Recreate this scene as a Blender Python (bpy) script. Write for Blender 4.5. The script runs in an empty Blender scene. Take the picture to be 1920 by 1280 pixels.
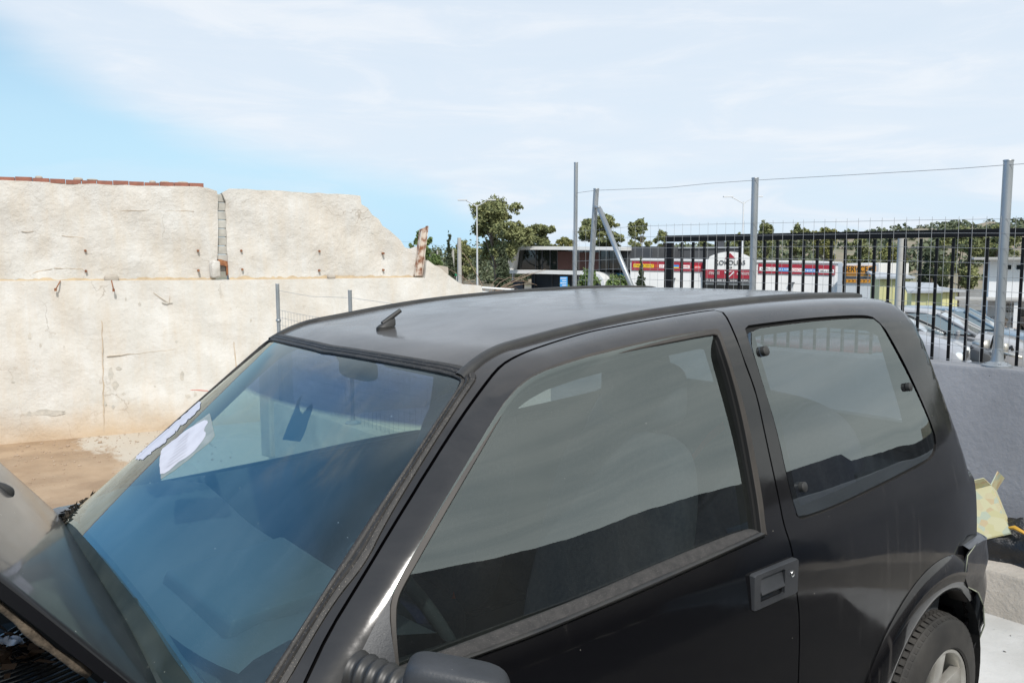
import bpy, bmesh, math, random
import numpy as np
from mathutils import Vector, Matrix, Quaternion
from mathutils.geometry import delaunay_2d_cdt
random.seed(7); rng=np.random.default_rng(7)
R_=math.radians
# ------------------------------------------------------------------ camera, sky, sun, exposure
SC=bpy.context.scene; COL=SC.collection
CAM=np.array([2.297,1.806,1.566]); YAW,PIT,ROL=np.radians([-128.47,-5.85,-0.22]); FPX=1548.
cf=np.array([np.cos(PIT)*np.cos(YAW),np.cos(PIT)*np.sin(YAW),np.sin(PIT)]); r0=np.array([np.sin(YAW),-np.cos(YAW),0.]); u0=np.cross(r0,cf)
cr=r0*np.cos(ROL)+u0*np.sin(ROL); cu=-r0*np.sin(ROL)+u0*np.cos(ROL)
cam=bpy.data.cameras.new('camera'); cam.sensor_width=36; cam.lens=36*FPX/1920; cam.clip_start=.05; cam.clip_end=5000
co=bpy.data.objects.new('camera',cam); COL.objects.link(co); SC.camera=co
co.matrix_world=Matrix(((cr[0],cu[0],-cf[0],CAM[0]),(cr[1],cu[1],-cf[1],CAM[1]),(cr[2],cu[2],-cf[2],CAM[2]),(0,0,0,1)))
SC.render.resolution_x=1024; SC.render.resolution_y=682
SUN=Vector((.30,.60,.76)).normalized()
SUN_EL=math.asin(SUN.z); SUN_AZ=math.atan2(SUN.y,SUN.x)
w=bpy.data.worlds.new("World"); SC.world=w; w.use_nodes=True; nt=w.node_tree; N=nt.nodes; L=nt.links; N.clear()
def nn(t,**k):
    n=N.new(t)
    for a,b in k.items(): setattr(n,a,b)
    return n
def math_(op,a,b=None,c=None,clamp=False):
    n=nn('ShaderNodeMath',operation=op); n.use_clamp=clamp
    for i,v in enumerate((a,b,c)):
        if v is None: continue
        if isinstance(v,(int,float)): n.inputs[i].default_value=v
        else: L.new(v,n.inputs[i])
    return n.outputs[0]
sky=nn('ShaderNodeTexSky',sky_type='NISHITA',sun_disc=False,sun_elevation=SUN_EL,sun_rotation=math.pi/2-SUN_AZ,air_density=1.0,dust_density=.6,ozone_density=2.0)
geo=nn('ShaderNodeTexCoord'); D=geo.outputs['Generated']
def dot(v): 
    n=nn('ShaderNodeVectorMath',operation='DOT_PRODUCT'); L.new(D,n.inputs[0]); n.inputs[1].default_value=v; return n.outputs['Value']
def mrange(v,a,b,c,d,smooth=True):
    n=nn('ShaderNodeMapRange'); n.interpolation_type='SMOOTHSTEP' if smooth else 'LINEAR'
    L.new(v,n.inputs[0])
    for i,x in enumerate((a,b,c,d)): n.inputs[i+1].default_value=x
    return n.outputs[0]
def noise(scale,detail,sx=(1,1,1),dist=0.,off=(0,0,0),rough=.55):
    m=nn('ShaderNodeMapping'); m.inputs['Scale'].default_value=sx; m.inputs['Location'].default_value=off; L.new(D,m.inputs[0])
    n=nn('ShaderNodeTexNoise'); n.inputs['Scale'].default_value=scale; n.inputs['Detail'].default_value=detail; n.inputs['Distortion'].default_value=dist; n.inputs['Roughness'].default_value=rough
    L.new(m.outputs[0],n.inputs['Vector']); return n.outputs['Fac']
pl=math_('ADD',dot((.40,.53,-.75)),.7187)            # > 0 in the clear part of the sky, low on the left
nz=math_('MULTIPLY',math_('SUBTRACT',noise(2.2,6,(1,1,3.2),.4),.5),.07)
edge=mrange(math_('ADD',math_('SUBTRACT',pl,mrange(dot((-1,0,0)),.50,.85,0,.2)),nz),-.032,.012,1,0)
left=mrange(dot((.62,-.74,.28)),.66,.88,0,1)           # thinner veil far to the left
streak=noise(3.0,7,(1.6,.5,3.0),.8,(3,1,0),.62)
thin=mrange(streak,.48,.74,.0,.75)
left2=left
cov=math_('MULTIPLY',edge,math_('ADD',math_('MULTIPLY',math_('SUBTRACT',1.0,left2),.93),math_('MULTIPLY',left2,thin)))
fine=noise(5.0,8,(1,1,5),.6,(1,5,2),.6)
cov=math_('MULTIPLY',cov,mrange(fine,.25,.62,.90,1.0))
# a few low bright clouds along the horizon
up=nn('ShaderNodeSeparateXYZ'); L.new(D,up.inputs[0])
band=math_('MULTIPLY',mrange(up.outputs[2],.02,.07,0,1),mrange(up.outputs[2],.10,.17,1,0))
cum=mrange(noise(4.5,7,(1,1,5),.3,(4,2,7)),.42,.68,0,.8)
low=math_('MULTIPLY',math_('MULTIPLY',band,cum),mrange(pl,-.03,.03,1,.25))
cov=math_('MAXIMUM',cov,low,clamp=True)
bluepatch=math_('MULTIPLY',mrange(up.outputs[2],.02,.14,1,0),.26)
cov=math_('MULTIPLY',cov,math_('SUBTRACT',1.0,math_('MULTIPLY',bluepatch,mrange(fine,.40,.60,1,.1))),clamp=True)
cc=nn('ShaderNodeMix',data_type='RGBA'); L.new(math_('MAXIMUM',low,mrange(fine,.45,.7,0,.7)),cc.inputs['Factor'])
cc.inputs['A'].default_value=(6.1,6.75,7.55,1); cc.inputs['B'].default_value=(7.2,7.45,7.8,1)
tint=nn('ShaderNodeMix',data_type='RGBA',blend_type='MULTIPLY'); tint.inputs['Factor'].default_value=1; L.new(sky.outputs[0],tint.inputs['A']); tint.inputs['B'].default_value=(1.05,1.12,1.05,1)
hz_=nn('ShaderNodeMix',data_type='RGBA'); L.new(mrange(up.outputs[2],.0,.34,1,.25),hz_.inputs['Factor']); L.new(tint.outputs['Result'],hz_.inputs['A']); hz_.inputs['B'].default_value=(4.3,6.35,7.8,1)
mx=nn('ShaderNodeMix',data_type='RGBA'); L.new(cov,mx.inputs['Factor']); L.new(hz_.outputs['Result'],mx.inputs['A']); L.new(cc.outputs['Result'],mx.inputs['B'])
deep=nn('ShaderNodeMix',data_type='RGBA'); L.new(mrange(dot((.62,-.74,.28)),.74,.92,0,1),deep.inputs['Factor']); L.new(hz_.outputs['Result'],deep.inputs['A']); deep.inputs['B'].default_value=(1.2,4.1,8.4,1); L.new(deep.outputs['Result'],mx.inputs['A'])
back=nn('ShaderNodeMix',data_type='RGBA'); L.new(mrange(noise(3.2,7,(.6,.6,7),.5,(2,2,2),.6),.35,.65,0,1),back.inputs['Factor']); back.inputs['A'].default_value=(6.3,6.9,7.0,1); back.inputs['B'].default_value=(8.2,8.6,8.5,1)
mb=nn('ShaderNodeMix',data_type='RGBA'); L.new(mrange(dot((-.25,.97,0)),.25,.55,0,1),mb.inputs['Factor']); L.new(mx.outputs['Result'],mb.inputs['A']); L.new(back.outputs['Result'],mb.inputs['B'])
bg=nn('ShaderNodeBackground'); bg.inputs['Strength'].default_value=.10; L.new(mb.outputs['Result'],bg.inputs[0])
wo=nn('ShaderNodeOutputWorld'); L.new(bg.outputs[0],wo.inputs[0])
sl=bpy.data.lights.new('sun','SUN'); sl.energy=2.9; sl.angle=R_(1.2); sl.color=(1,.96,.91)
so=bpy.data.objects.new('sun',sl); COL.objects.link(so); so.rotation_euler=SUN.to_track_quat('Z','Y').to_euler()
vs=SC.view_settings; vs.view_transform='Standard'; vs.look='None'; vs.exposure=.35; vs.gamma=1; vs.use_curve_mapping=False
SC.cycles.max_bounces=10; SC.cycles.transparent_max_bounces=24; SC.cycles.glossy_bounces=5; SC.cycles.sample_clamp_indirect=6
# ------------------------------------------------------------------ geometry helpers
def ray(px,py): return cf+cr*(px-960)/FPX-cu*(py-640)/FPX
def pd(px,py,d): return CAM+ray(px,py)*d
def pz(px,py,z): r=ray(px,py); return CAM+r*(z-CAM[2])/r[2]
def pplane(px,py,A,n): r=ray(px,py); return CAM+r*(((A-CAM)@n)/(r@n))
def px2(P): 
    d=np.asarray(P)-CAM; z=d@cf; return 960+FPX*(d@cr)/z, 640-FPX*(d@cu)/z
def tag(o,label=None,cat=None,group=None,kind=None):
    if label: o['label']=label
    if cat: o['category']=cat
    if group: o['group']=group
    if kind: o['kind']=kind
    return o
def thing(name,label,cat,loc=(0,0,0),rz=0.,group=None):
    o=bpy.data.objects.new(name,None); COL.objects.link(o); o.location=tuple(float(v) for v in loc); o.rotation_euler=(0,0,rz); o.empty_display_size=.1
    return tag(o,label,cat,group)
def link(name,me,mat,parent=None,world=False,label=None):
    o=bpy.data.objects.new(name,me); COL.objects.link(o)
    for m in (mat if isinstance(mat,(list,tuple)) else [mat]): me.materials.append(m)
    if parent is not None:
        o.parent=parent
        if world: o.matrix_parent_inverse=Matrix.LocRotScale(parent.location,parent.rotation_euler,None).inverted()
    if label: o['label']=label
    return o
class MB:
    def __init__(s): s.v=[]; s.f=[]; s.m=[]; s.sm=[]; s.mi=0; s.s=False
    def add(s,vs,fs):
        b=len(s.v); s.v+= [tuple(float(c) for c in v) for v in vs]; s.f+=[tuple(b+i for i in f) for f in fs]; s.m+=[s.mi]*len(fs); s.sm+=[s.s]*len(fs); return s
    def box(s,c,size,rot=None):
        h=np.array(size)/2; P=[np.array((x,y,z))*h for x in(-1,1) for y in(-1,1) for z in(-1,1)]
        if rot is not None:
            if isinstance(rot,(int,float)): rot=Matrix.Rotation(rot,3,'Z')
            P=[np.array(rot@Vector(p)) for p in P]
        P=[p+np.array(c) for p in P]
        return s.add(P,[(0,1,3,2),(4,6,7,5),(0,4,5,1),(2,3,7,6),(0,2,6,4),(1,5,7,3)])
    def bx(s,a,b): a=np.array(a,float);b=np.array(b,float); return s.box((a+b)/2,b-a)
    def tube(s,pts,r,n=8,caps=True):
        pts=[np.array(p,float) for p in pts]; m=len(pts); rs=r if hasattr(r,'__len__') else [r]*m
        V=[]; pa=None
        for i,p in enumerate(pts):
            d=pts[min(i+1,m-1)]-pts[max(i-1,0)]; d=d/(np.linalg.norm(d)+1e-9)
            if pa is None: a=np.cross(d,(0,0,1) if abs(d[2])<.9 else (1,0,0))
            else: a=pa-d*(pa@d)
            a/=np.linalg.norm(a)+1e-9; pa=a; b=np.cross(d,a)
            V+=[p+rs[i]*(a*math.cos(t)+b*math.sin(t)) for t in (2*math.pi*k/n for k in range(n))]
        F=[(i*n+k,i*n+(k+1)%n,(i+1)*n+(k+1)%n,(i+1)*n+k) for i in range(m-1) for k in range(n)]
        if caps: F+=[tuple(range(n-1,-1,-1)),tuple((m-1)*n+k for k in range(n))]
        return s.add(V,F)
    def lathe(s,prof,c,axis='z',n=32,close=False):
        V=[];m=len(prof)
        for (r,h) in prof:
            for k in range(n):
                t=2*math.pi*k/n; a,b=r*math.cos(t),r*math.sin(t)
                p={'z':(a,b,h),'y':(a,h,b),'x':(h,a,b)}[axis]; V.append(np.array(p)+np.array(c))
        F=[(i*n+k,i*n+(k+1)%n,(i+1)*n+(k+1)%n,(i+1)*n+k) for i in range(m-1) for k in range(n)]
        if close: F+=[tuple(range(n)),tuple((m-1)*n+k for k in range(n-1,-1,-1))]
        return s.add(V,F)
    def prism(s,poly,h0,h1,f=None):
        # poly in (a,b); f maps (a,b,h)->xyz ; concave ok via cdt
        f=f or (lambda a,b,h:(a,b,h)); n=len(poly)
        r=delaunay_2d_cdt([Vector(p) for p in poly],[(i,(i+1)%n) for i in range(n)],[],1,1e-5)
        vs=[(v.x,v.y) for v in r[0]]; m=len(vs)
        V=[f(a,b,h1) for a,b in vs]+[f(a,b,h0) for a,b in vs]
        F=[tuple(t) for t in r[2]]+[tuple(m+i for i in t[::-1]) for t in r[2]]
        s.add(V,F); b=len(s.v)
        V=[f(*p,h0) for p in poly]+[f(*p,h1) for p in poly]
        return s.add(V,[(i,(i+1)%n,n+(i+1)%n,n+i) for i in range(n)])
    def mesh(s,name,recalc=True):
        me=bpy.data.meshes.new(name); me.from_pydata(s.v,[],s.f)
        me.polygons.foreach_set('material_index',s.m); me.polygons.foreach_set('use_smooth',s.sm)
        if recalc:
            bm=bmesh.new(); bm.from_mesh(me); bmesh.ops.recalc_face_normals(bm,faces=bm.faces); bm.to_mesh(me); bm.free()
        me.update(); return me
    def build(s,name,mat,parent=None,world=False,bevel=0,smooth=None,label=None,recalc=True):
        me=s.mesh(name,recalc); 
        if bevel or smooth is not None:
            bm=bmesh.new(); bm.from_mesh(me)
            if bevel:
                bmesh.ops.remove_doubles(bm,verts=bm.verts,dist=1e-5)
                ed=[e for e in bm.edges if len(e.link_faces)==2 and e.calc_face_angle(0)>R_(30)]
                bmesh.ops.bevel(bm,geom=ed,offset=bevel,segments=2,affect='EDGES',profile=.5)
            if smooth is not None:
                for f in bm.faces: f.smooth=True
                for e in bm.edges:
                    if len(e.link_faces)==2 and e.calc_face_angle(0)>R_(smooth): e.smooth=False
            bm.to_mesh(me); bm.free()
        return link(name,me,mat,parent,world,label)
# ------------------------------------------------------------------ materials
MATS={}
def mat(name,col,rough=.7,metal=0.,coat=0.,spec=.5,col2=None,scale=4.,detail=6.,mixlo=.35,mixhi=.65,bump=0.,bscale=None,stretch=(1,1,1),speck=None,coat_rough=.03,trans=0,ior=1.5,extra=None):
    m=bpy.data.materials.new(name); m.use_nodes=True; t=m.node_tree; n=t.nodes; l=t.links; b=n['Principled BSDF']
    b.inputs['Base Color'].default_value=(*col,1); b.inputs['Roughness'].default_value=rough; b.inputs['Metallic'].default_value=metal
    b.inputs['Coat Weight'].default_value=coat; b.inputs['Coat Roughness'].default_value=coat_rough; b.inputs['Specular IOR Level'].default_value=spec; b.inputs['IOR'].default_value=ior
    tc=n.new('ShaderNodeTexCoord'); mp=n.new('ShaderNodeMapping'); mp.inputs['Scale'].default_value=stretch; l.new(tc.outputs['Object'],mp.inputs[0])
    def nz(sc,de=6,ro=.55,di=0):
        x=n.new('ShaderNodeTexNoise'); x.inputs['Scale'].default_value=sc; x.inputs['Detail'].default_value=de; x.inputs['Roughness'].default_value=ro; x.inputs['Distortion'].default_value=di; l.new(mp.outputs[0],x.inputs['Vector']); return x.outputs['Fac']
    def rg(v,a,c,d=0.,e=1.):
        x=n.new('ShaderNodeMapRange'); x.inputs[1].default_value=a; x.inputs[2].default_value=c; x.inputs[3].default_value=d; x.inputs[4].default_value=e; l.new(v,x.inputs[0]); return x.outputs[0]
    def mix(f,A,B,bt='MIX'):
        x=n.new('ShaderNodeMix'); x.data_type='RGBA'; x.blend_type=bt
        if isinstance(f,(int,float)): x.inputs['Factor'].default_value=f
        else: l.new(f,x.inputs['Factor'])
        for k,v in (('A',A),('B',B)):
            if isinstance(v,tuple): x.inputs[k].default_value=(*v,1)
            else: l.new(v,x.inputs[k])
        return x.outputs['Result']
    cur=col
    if col2 is not None: cur=mix(rg(nz(scale,detail),mixlo,mixhi),col,col2)
    if speck:
        for (sc,th,sc_col) in speck:
            v=n.new('ShaderNodeTexVoronoi'); v.inputs['Scale'].default_value=sc; l.new(tc.outputs['Object'],v.inputs['Vector'])
            cur=mix(rg(v.outputs['Distance'],th,th*.6),cur,sc_col)
    H=None
    if bump:
        H=nz(bscale or scale*4,8,.65)
        bp=n.new('ShaderNodeBump'); bp.inputs['Strength'].default_value=1; bp.inputs['Distance'].default_value=bump; l.new(H,bp.inputs['Height']); l.new(bp.outputs[0],b.inputs['Normal'])
    if extra: cur=extra(locals(),cur) or cur
    if not isinstance(cur,tuple): l.new(cur,b.inputs['Base Color'])
    MATS[name]=m; return m
def math_n(n,l,op,a,b=None,clamp=False):
    x=n.new('ShaderNodeMath'); x.operation=op; x.use_clamp=clamp
    for i,v in enumerate((a,b)):
        if v is None: continue
        if isinstance(v,(int,float)): x.inputs[i].default_value=v
        else: l.new(v,x.inputs[i])
    return x.outputs[0]
def paint_extra(dust,dustcol,amount,cr0=.025,cr1=.16):
    # settled dust on faces that look up, streaks and smears on the sides, slightly wavy sheet metal
    def f(c,cur):
        n,l=c['n'],c['l']; g=n.new('ShaderNodeNewGeometry'); s=n.new('ShaderNodeSeparateXYZ'); l.new(g.outputs['Normal'],s.inputs[0])
        upf=c['rg'](s.outputs[2],.15,1.0,0.,1.0)
        d=math_n(n,l,'MULTIPLY',upf,c['rg'](c['nz'](3.5,9,.65,.6),.3,.75,.35,1.0)); d=math_n(n,l,'MULTIPLY',d,amount)
        mp=n.new('ShaderNodeMapping'); mp.inputs['Scale'].default_value=(38,38,1.6); l.new(c['tc'].outputs['Object'],mp.inputs[0])
        x=n.new('ShaderNodeTexNoise'); x.inputs['Scale'].default_value=1; x.inputs['Detail'].default_value=4; l.new(mp.outputs[0],x.inputs['Vector'])
        st=math_n(n,l,'MULTIPLY',c['rg'](x.outputs['Fac'],.58,.80,0,.24),c['rg'](c['nz'](2.2,3),.45,.6,0,1)); d=math_n(n,l,'MAXIMUM',d,st)
        mp2=n.new('ShaderNodeMapping'); mp2.inputs['Scale'].default_value=(3,3,22); mp2.inputs['Rotation'].default_value=(.2,.5,0); l.new(c['tc'].outputs['Object'],mp2.inputs[0])
        x2=n.new('ShaderNodeTexNoise'); x2.inputs['Scale'].default_value=2.2; x2.inputs['Detail'].default_value=9; x2.inputs['Roughness'].default_value=.8; l.new(mp2.outputs[0],x2.inputs['Vector'])
        l.new(c['rg'](math_n(n,l,'ADD',c['nz'](6,8,.65,1.),math_n(n,l,'MULTIPLY',x2.outputs['Fac'],.35)),.50,.95,cr0,cr1),c['b'].inputs['Coat Roughness'])
        bp=n.new('ShaderNodeBump'); bp.inputs['Distance'].default_value=.0035; hN=n.new('ShaderNodeTexNoise'); hN.inputs['Scale'].default_value=2.1; hN.inputs['Detail'].default_value=2.5; l.new(c['tc'].outputs['Object'],hN.inputs['Vector']); l.new(hN.outputs['Fac'],bp.inputs['Height']); l.new(bp.outputs[0],c['b'].inputs['Coat Normal'])
        return c['mix'](d,cur,dustcol)
    return f
M={}
M['paint']=mat('faded_black_paint',(.004,.004,.005),.5,coat=1.,spec=.04,speck=[(17,.022,(.35,.33,.28)),(61,.02,(.16,.15,.13))],extra=paint_extra(.3,(.20,.185,.175),.34))
M['roofpaint']=mat('dusty_roof_paint',(.006,.006,.007),.5,coat=.8,spec=.15,speck=[(23,.03,(.35,.33,.28))],extra=paint_extra(.3,(.25,.235,.225),.48,.10,.30))
M['hoodpaint']=mat('hood_black_paint',(.006,.006,.0075),.4,coat=.5,spec=.15,speck=[(19,.03,(.5,.48,.42))],extra=paint_extra(.3,(.16,.15,.14),.14))
M['rubber']=mat('weathered_rubber',(.014,.013,.012),.6,col2=(.028,.025,.023),scale=30,bump=.0007,bscale=200,speck=[(300,.19,(.22,.19,.155)),(150,.09,(.36,.32,.26))])
M['trim']=mat('black_moulding',(.022,.022,.023),.45,col2=(.04,.038,.035),scale=12)
M['brown_rubber']=mat('sun_bleached_rubber',(.034,.030,.027),.6,col2=(.052,.044,.037),scale=9,bump=.0004,bscale=200)
M['brush']=mat('dusty_felt_strip',(.024,.023,.023),.8,col2=(.042,.039,.038),scale=60,speck=[(420,.16,(.22,.2,.18))])
M['plastic']=mat('grey_black_plastic',(.028,.030,.034),.48,col2=(.045,.047,.052),scale=8,bump=.0006,bscale=260,speck=[(41,.03,(.3,.3,.28))])
M['dark']=mat('dark_void',(.006,.006,.006),.9)
M['interior']=mat('dark_interior',(.030,.034,.038),.8,col2=(.04,.045,.05),scale=20)
M['seat']=mat('seat_cloth',(.035,.038,.055),.95,col2=(.055,.055,.07),scale=90,bump=.002,bscale=400)
M['dash']=mat('dash_plastic',(.055,.062,.068),.6,bump=.0006,bscale=300)
M['belt']=mat('seat_belt_red',(.35,.06,.03),.8)
M['tyre']=mat('tyre_rubber',(.022,.021,.020),.75,col2=(.045,.042,.038),scale=9,bump=.0005,bscale=300)
M['alloy']=mat('alloy_wheel',(.55,.54,.50),.38,metal=.55,col2=(.42,.40,.36),scale=14)
M['chrome']=mat('lock_metal',(.6,.6,.6),.25,metal=1.)
M['galv']=mat('galvanised_steel',(.36,.38,.40),.42,metal=.55,col2=(.28,.30,.31),scale=14,stretch=(1,1,.25))
M['wire']=mat('wire_steel',(.36,.37,.38),.5,metal=.6)
M['blacksteel']=mat('black_painted_steel',(.006,.006,.007),.45,spec=.2)
M['rust']=mat('rusty_steel',(.16,.055,.025),.85,col2=(.32,.14,.06),scale=18,bump=.004,bscale=60)
M['white']=mat('white_wall_paint',(.74,.74,.74),.7,col2=(.68,.68,.67),scale=.8)
M['greywall']=mat('grey_dark_cladding',(.055,.058,.065),.6,col2=(.07,.073,.08),scale=1)
def glassmat(name,tint,refl_ior,dust,dustcol=(.55,.57,.58),band=None,bright=1.):
    m=bpy.data.materials.new(name); m.use_nodes=True; t=m.node_tree; n=t.nodes; l=t.links; n.clear()
    out=n.new('ShaderNodeOutputMaterial'); tr=n.new('ShaderNodeBsdfTransparent'); gl=n.new('ShaderNodeBsdfGlossy'); df=n.new('ShaderNodeBsdfDiffuse')
    tr.inputs[0].default_value=(*tint,1); gl.inputs['Roughness'].default_value=.004; gl.inputs[0].default_value=(bright*.88,bright*.96,bright*.95,1); df.inputs[0].default_value=(*dustcol,1)
    fr=n.new('ShaderNodeFresnel'); gg=n.new('ShaderNodeNewGeometry'); io=n.new('ShaderNodeMapRange'); io.inputs[3].default_value=refl_ior; io.inputs[4].default_value=1/refl_ior; l.new(gg.outputs['Backfacing'],io.inputs[0]); l.new(io.outputs[0],fr.inputs[0])
    tc=n.new('ShaderNodeTexCoord')
    if band:
        dp=n.new('ShaderNodeVectorMath'); dp.operation='DOT_PRODUCT'; dp.inputs[1].default_value=band[0]; l.new(tc.outputs['Object'],dp.inputs[0])
        mr=n.new('ShaderNodeMapRange'); mr.inputs[1].default_value=band[1]-.004; mr.inputs[2].default_value=band[1]+.004; l.new(dp.outputs['Value'],mr.inputs[0])
        mx=n.new('ShaderNodeMix'); mx.data_type='RGBA'; l.new(mr.outputs[0],mx.inputs['Factor']); mx.inputs['A'].default_value=(*tint,1); mx.inputs['B'].default_value=(*band[2],1); l.new(mx.outputs['Result'],tr.inputs[0])
    def nz(sc,de,di,lo,hi,a,b,st=(1,1,1)):
        mp=n.new('ShaderNodeMapping'); mp.inputs['Scale'].default_value=st; l.new(tc.outputs['Object'],mp.inputs[0])
        x=n.new('ShaderNodeTexNoise'); x.inputs['Scale'].default_value=sc; x.inputs['Detail'].default_value=de; x.inputs['Distortion'].default_value=di; l.new(mp.outputs[0],x.inputs['Vector'])
        y=n.new('ShaderNodeMapRange'); y.inputs[1].default_value=lo; y.inputs[2].default_value=hi; y.inputs[3].default_value=a; y.inputs[4].default_value=b; l.new(x.outputs['Fac'],y.inputs[0]); return y.outputs[0]
    a=math_n(n,l,'MULTIPLY',nz(3,8,1.2,.3,.75,.25,1.0,(1,2.5,1)),dust)
    vo=n.new('ShaderNodeTexVoronoi'); vo.inputs['Scale'].default_value=21; l.new(tc.outputs['Object'],vo.inputs['Vector'])
    sp=n.new('ShaderNodeMapRange'); sp.inputs[1].default_value=.026; sp.inputs[2].default_value=.012; sp.inputs[4].default_value=.7; l.new(vo.outputs['Distance'],sp.inputs[0])
    vo2=n.new('ShaderNodeTexVoronoi'); vo2.inputs['Scale'].default_value=260; l.new(tc.outputs['Object'],vo2.inputs['Vector'])
    sp2=n.new('ShaderNodeMapRange'); sp2.inputs[1].default_value=.13; sp2.inputs[2].default_value=.05; sp2.inputs[4].default_value=.25; l.new(vo2.outputs['Distance'],sp2.inputs[0])
    a=math_n(n,l,'ADD',a,math_n(n,l,'ADD',sp.outputs[0],sp2.outputs[0]),True)
    m1=n.new('ShaderNodeMixShader'); l.new(a,m1.inputs[0]); l.new(tr.outputs[0],m1.inputs[1]); l.new(df.outputs[0],m1.inputs[2])
    m2=n.new('ShaderNodeMixShader'); l.new(fr.outputs[0],m2.inputs[0]); l.new(m1.outputs[0],m2.inputs[1]); l.new(gl.outputs[0],m2.inputs[2]); l.new(m2.outputs[0],out.inputs[0])
    bmp=n.new('ShaderNodeBump'); bmp.inputs['Distance'].default_value=.0006; bmp.inputs['Strength'].default_value=1
    nb=n.new('ShaderNodeTexNoise'); nb.inputs['Scale'].default_value=3.5; nb.inputs['Detail'].default_value=1; l.new(tc.outputs['Object'],nb.inputs['Vector']); l.new(nb.outputs['Fac'],bmp.inputs['Height']); l.new(bmp.outputs[0],gl.inputs['Normal'])
    return m
# ------------------------------------------------------------------ the car body as a smooth solid that panels are cut from
def catm(x,xs,ys):
    x=np.asarray(x,float); xs=np.array(xs,float); ys=np.array(ys,float)
    m=np.gradient(ys,xs); i=np.clip(np.searchsorted(xs,x)-1,0,len(xs)-2)
    h=xs[i+1]-xs[i]; t=np.clip((x-xs[i])/h,0,1)
    return (2*t**3-3*t**2+1)*ys[i]+(t**3-2*t**2+t)*h*m[i]+(-2*t**3+3*t**2)*ys[i+1]+(t**3-t**2)*h*m[i+1]
WZ=([.1,.3,.5,.65,.8,.88,.93,.97,1.10,1.25,1.38,1.6],[.700,.725,.742,.745,.738,.728,.716,.706,.673,.637,.602,.545])
WX=([-.55,-.3,0,.5,1.2,1.7,2.3,2.9],[-.035,-.010,-.003,0,0,-.012,-.04,-.10])
RX=([-.5,-.28,0,.3,.6,.9,1.2,1.45,1.7],[1.408,1.440,1.455,1.457,1.449,1.431,1.395,1.36,1.29])
def bW(x,z): return catm(z,*WZ)+catm(x,*WX)
def bR(x,y): return catm(x,*RX)-.009*(y/.5)**2-.0145*(y/.55)**6
def bT(x,y): return 1.3885-.754*(x-(1.385-.1087*(y/.55)**2-.04*(y/.6)**6))
def bTL(z): return catm(z,[.1,.5,.8,.95,1.2,1.42,1.5],[-.46,-.475,-.47,-.44,-.345,-.255,-.22])
def smax(a,b,k): return np.where((a>-k)&(b>-k), -k+np.sqrt(np.maximum(a+k,0)**2+np.maximum(b+k,0)**2), np.maximum(a,b))
def Fc(x,y,z):
    c=smax(np.abs(y)-bW(x,z),z-bR(x,y),.075); c=smax(c,(z-bT(x,y))/1.25,.045); return smax(c,(bTL(z)-x)/1.03,.05)
def Fs(x,y,z):
    hd=smax(smax(np.abs(y)-bW(x,z),z-(.90-.10*np.maximum(x-1.9,0)),.05),x-2.78,.1)
    return np.minimum(Fc(x,y,z),hd)
def hit(px,py,F=Fs,t0=.5,t1=4.2,n=900):
    r=ray(px,py); t=np.linspace(t0,t1,n); P=CAM+r*t[:,None]; f=F(P[:,0],P[:,1],P[:,2])
    if not (f<0).any(): return P[f.argmin()]
    i=max(1,int(np.argmax(f<0))); a,b=t[i-1],t[i]
    for _ in range(30):
        m=(a+b)/2
        if F(*(CAM+r*m))<0: b=m
        else: a=m
    return CAM+r*a
def grad(P,F):
    P=np.asarray(P,float); e=2e-4; g=np.stack([(F(*(P+np.eye(3)[i]*e).T)-F(*(P-np.eye(3)[i]*e).T)) for i in range(3)],-1)
    return g/np.linalg.norm(g,axis=-1,keepdims=True)
def bis(f,a,b,it=34):
    a=a.copy(); b=b.copy()
    for _ in range(it):
        m=(a+b)/2; neg=f(m)<0; a=np.where(neg,m,a); b=np.where(neg,b,m)
    return (a+b)/2
Y0,Z0,SV=.30,.70,.45
def S_side(u,v):
    th=v/SV; c,s=np.cos(th),np.sin(th); r=bis(lambda r:Fs(u,Y0+r*c,Z0+r*s),np.full_like(u,.02),np.full_like(u,1.3)); return np.stack([u,Y0+r*c,Z0+r*s],-1)
def S_top(u,v): z=bis(lambda z:Fc(u,v,z),np.full_like(u,.55),np.full_like(u,1.7)); return np.stack([u,v,z],-1)
def S_tail(u,v): # u=y v=z
    x=bis(lambda t:Fc(-t,u,v),np.full_like(u,-.3),np.full_like(u,.7)); return np.stack([-x,u,v],-1)
def to_side(P): P=np.asarray(P); return np.stack([P[...,0],np.arctan2(P[...,2]-Z0,np.abs(P[...,1])-Y0)*SV],-1)
def sd(x,z): y=float(bW(x,z)); return (x,math.atan2(z-Z0,y-Y0)*SV)
def chaik(p,it=2,closed=False):
    p=[np.array(q,float) for q in p]
    for _ in range(it):
        o=[] if closed else [p[0]]; n=len(p)
        for i in range(n if closed else n-1):
            a,b=p[i],p[(i+1)%n]; o+=[a*.75+b*.25,a*.25+b*.75]
        if not closed: o.append(p[-1])
        p=o
    return p
def resamp(p,n=None,step=None,closed=False):
    p=np.array(p,float)
    if closed: p=np.vstack([p,p[:1]])
    d=np.r_[0,np.cumsum(np.linalg.norm(np.diff(p,axis=0),axis=1))]
    if n is None: n=max(2,int(d[-1]/step)+1)
    t=np.linspace(0,d[-1],n+1)[:-1] if closed else np.linspace(0,d[-1],n)
    return np.stack([np.interp(t,d,p[:,k]) for k in range(p.shape[1])],-1)
def trace(px,F=Fs,it=2): return np.array([hit(a,b,F) for a,b in chaik(px,it)])
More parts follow.
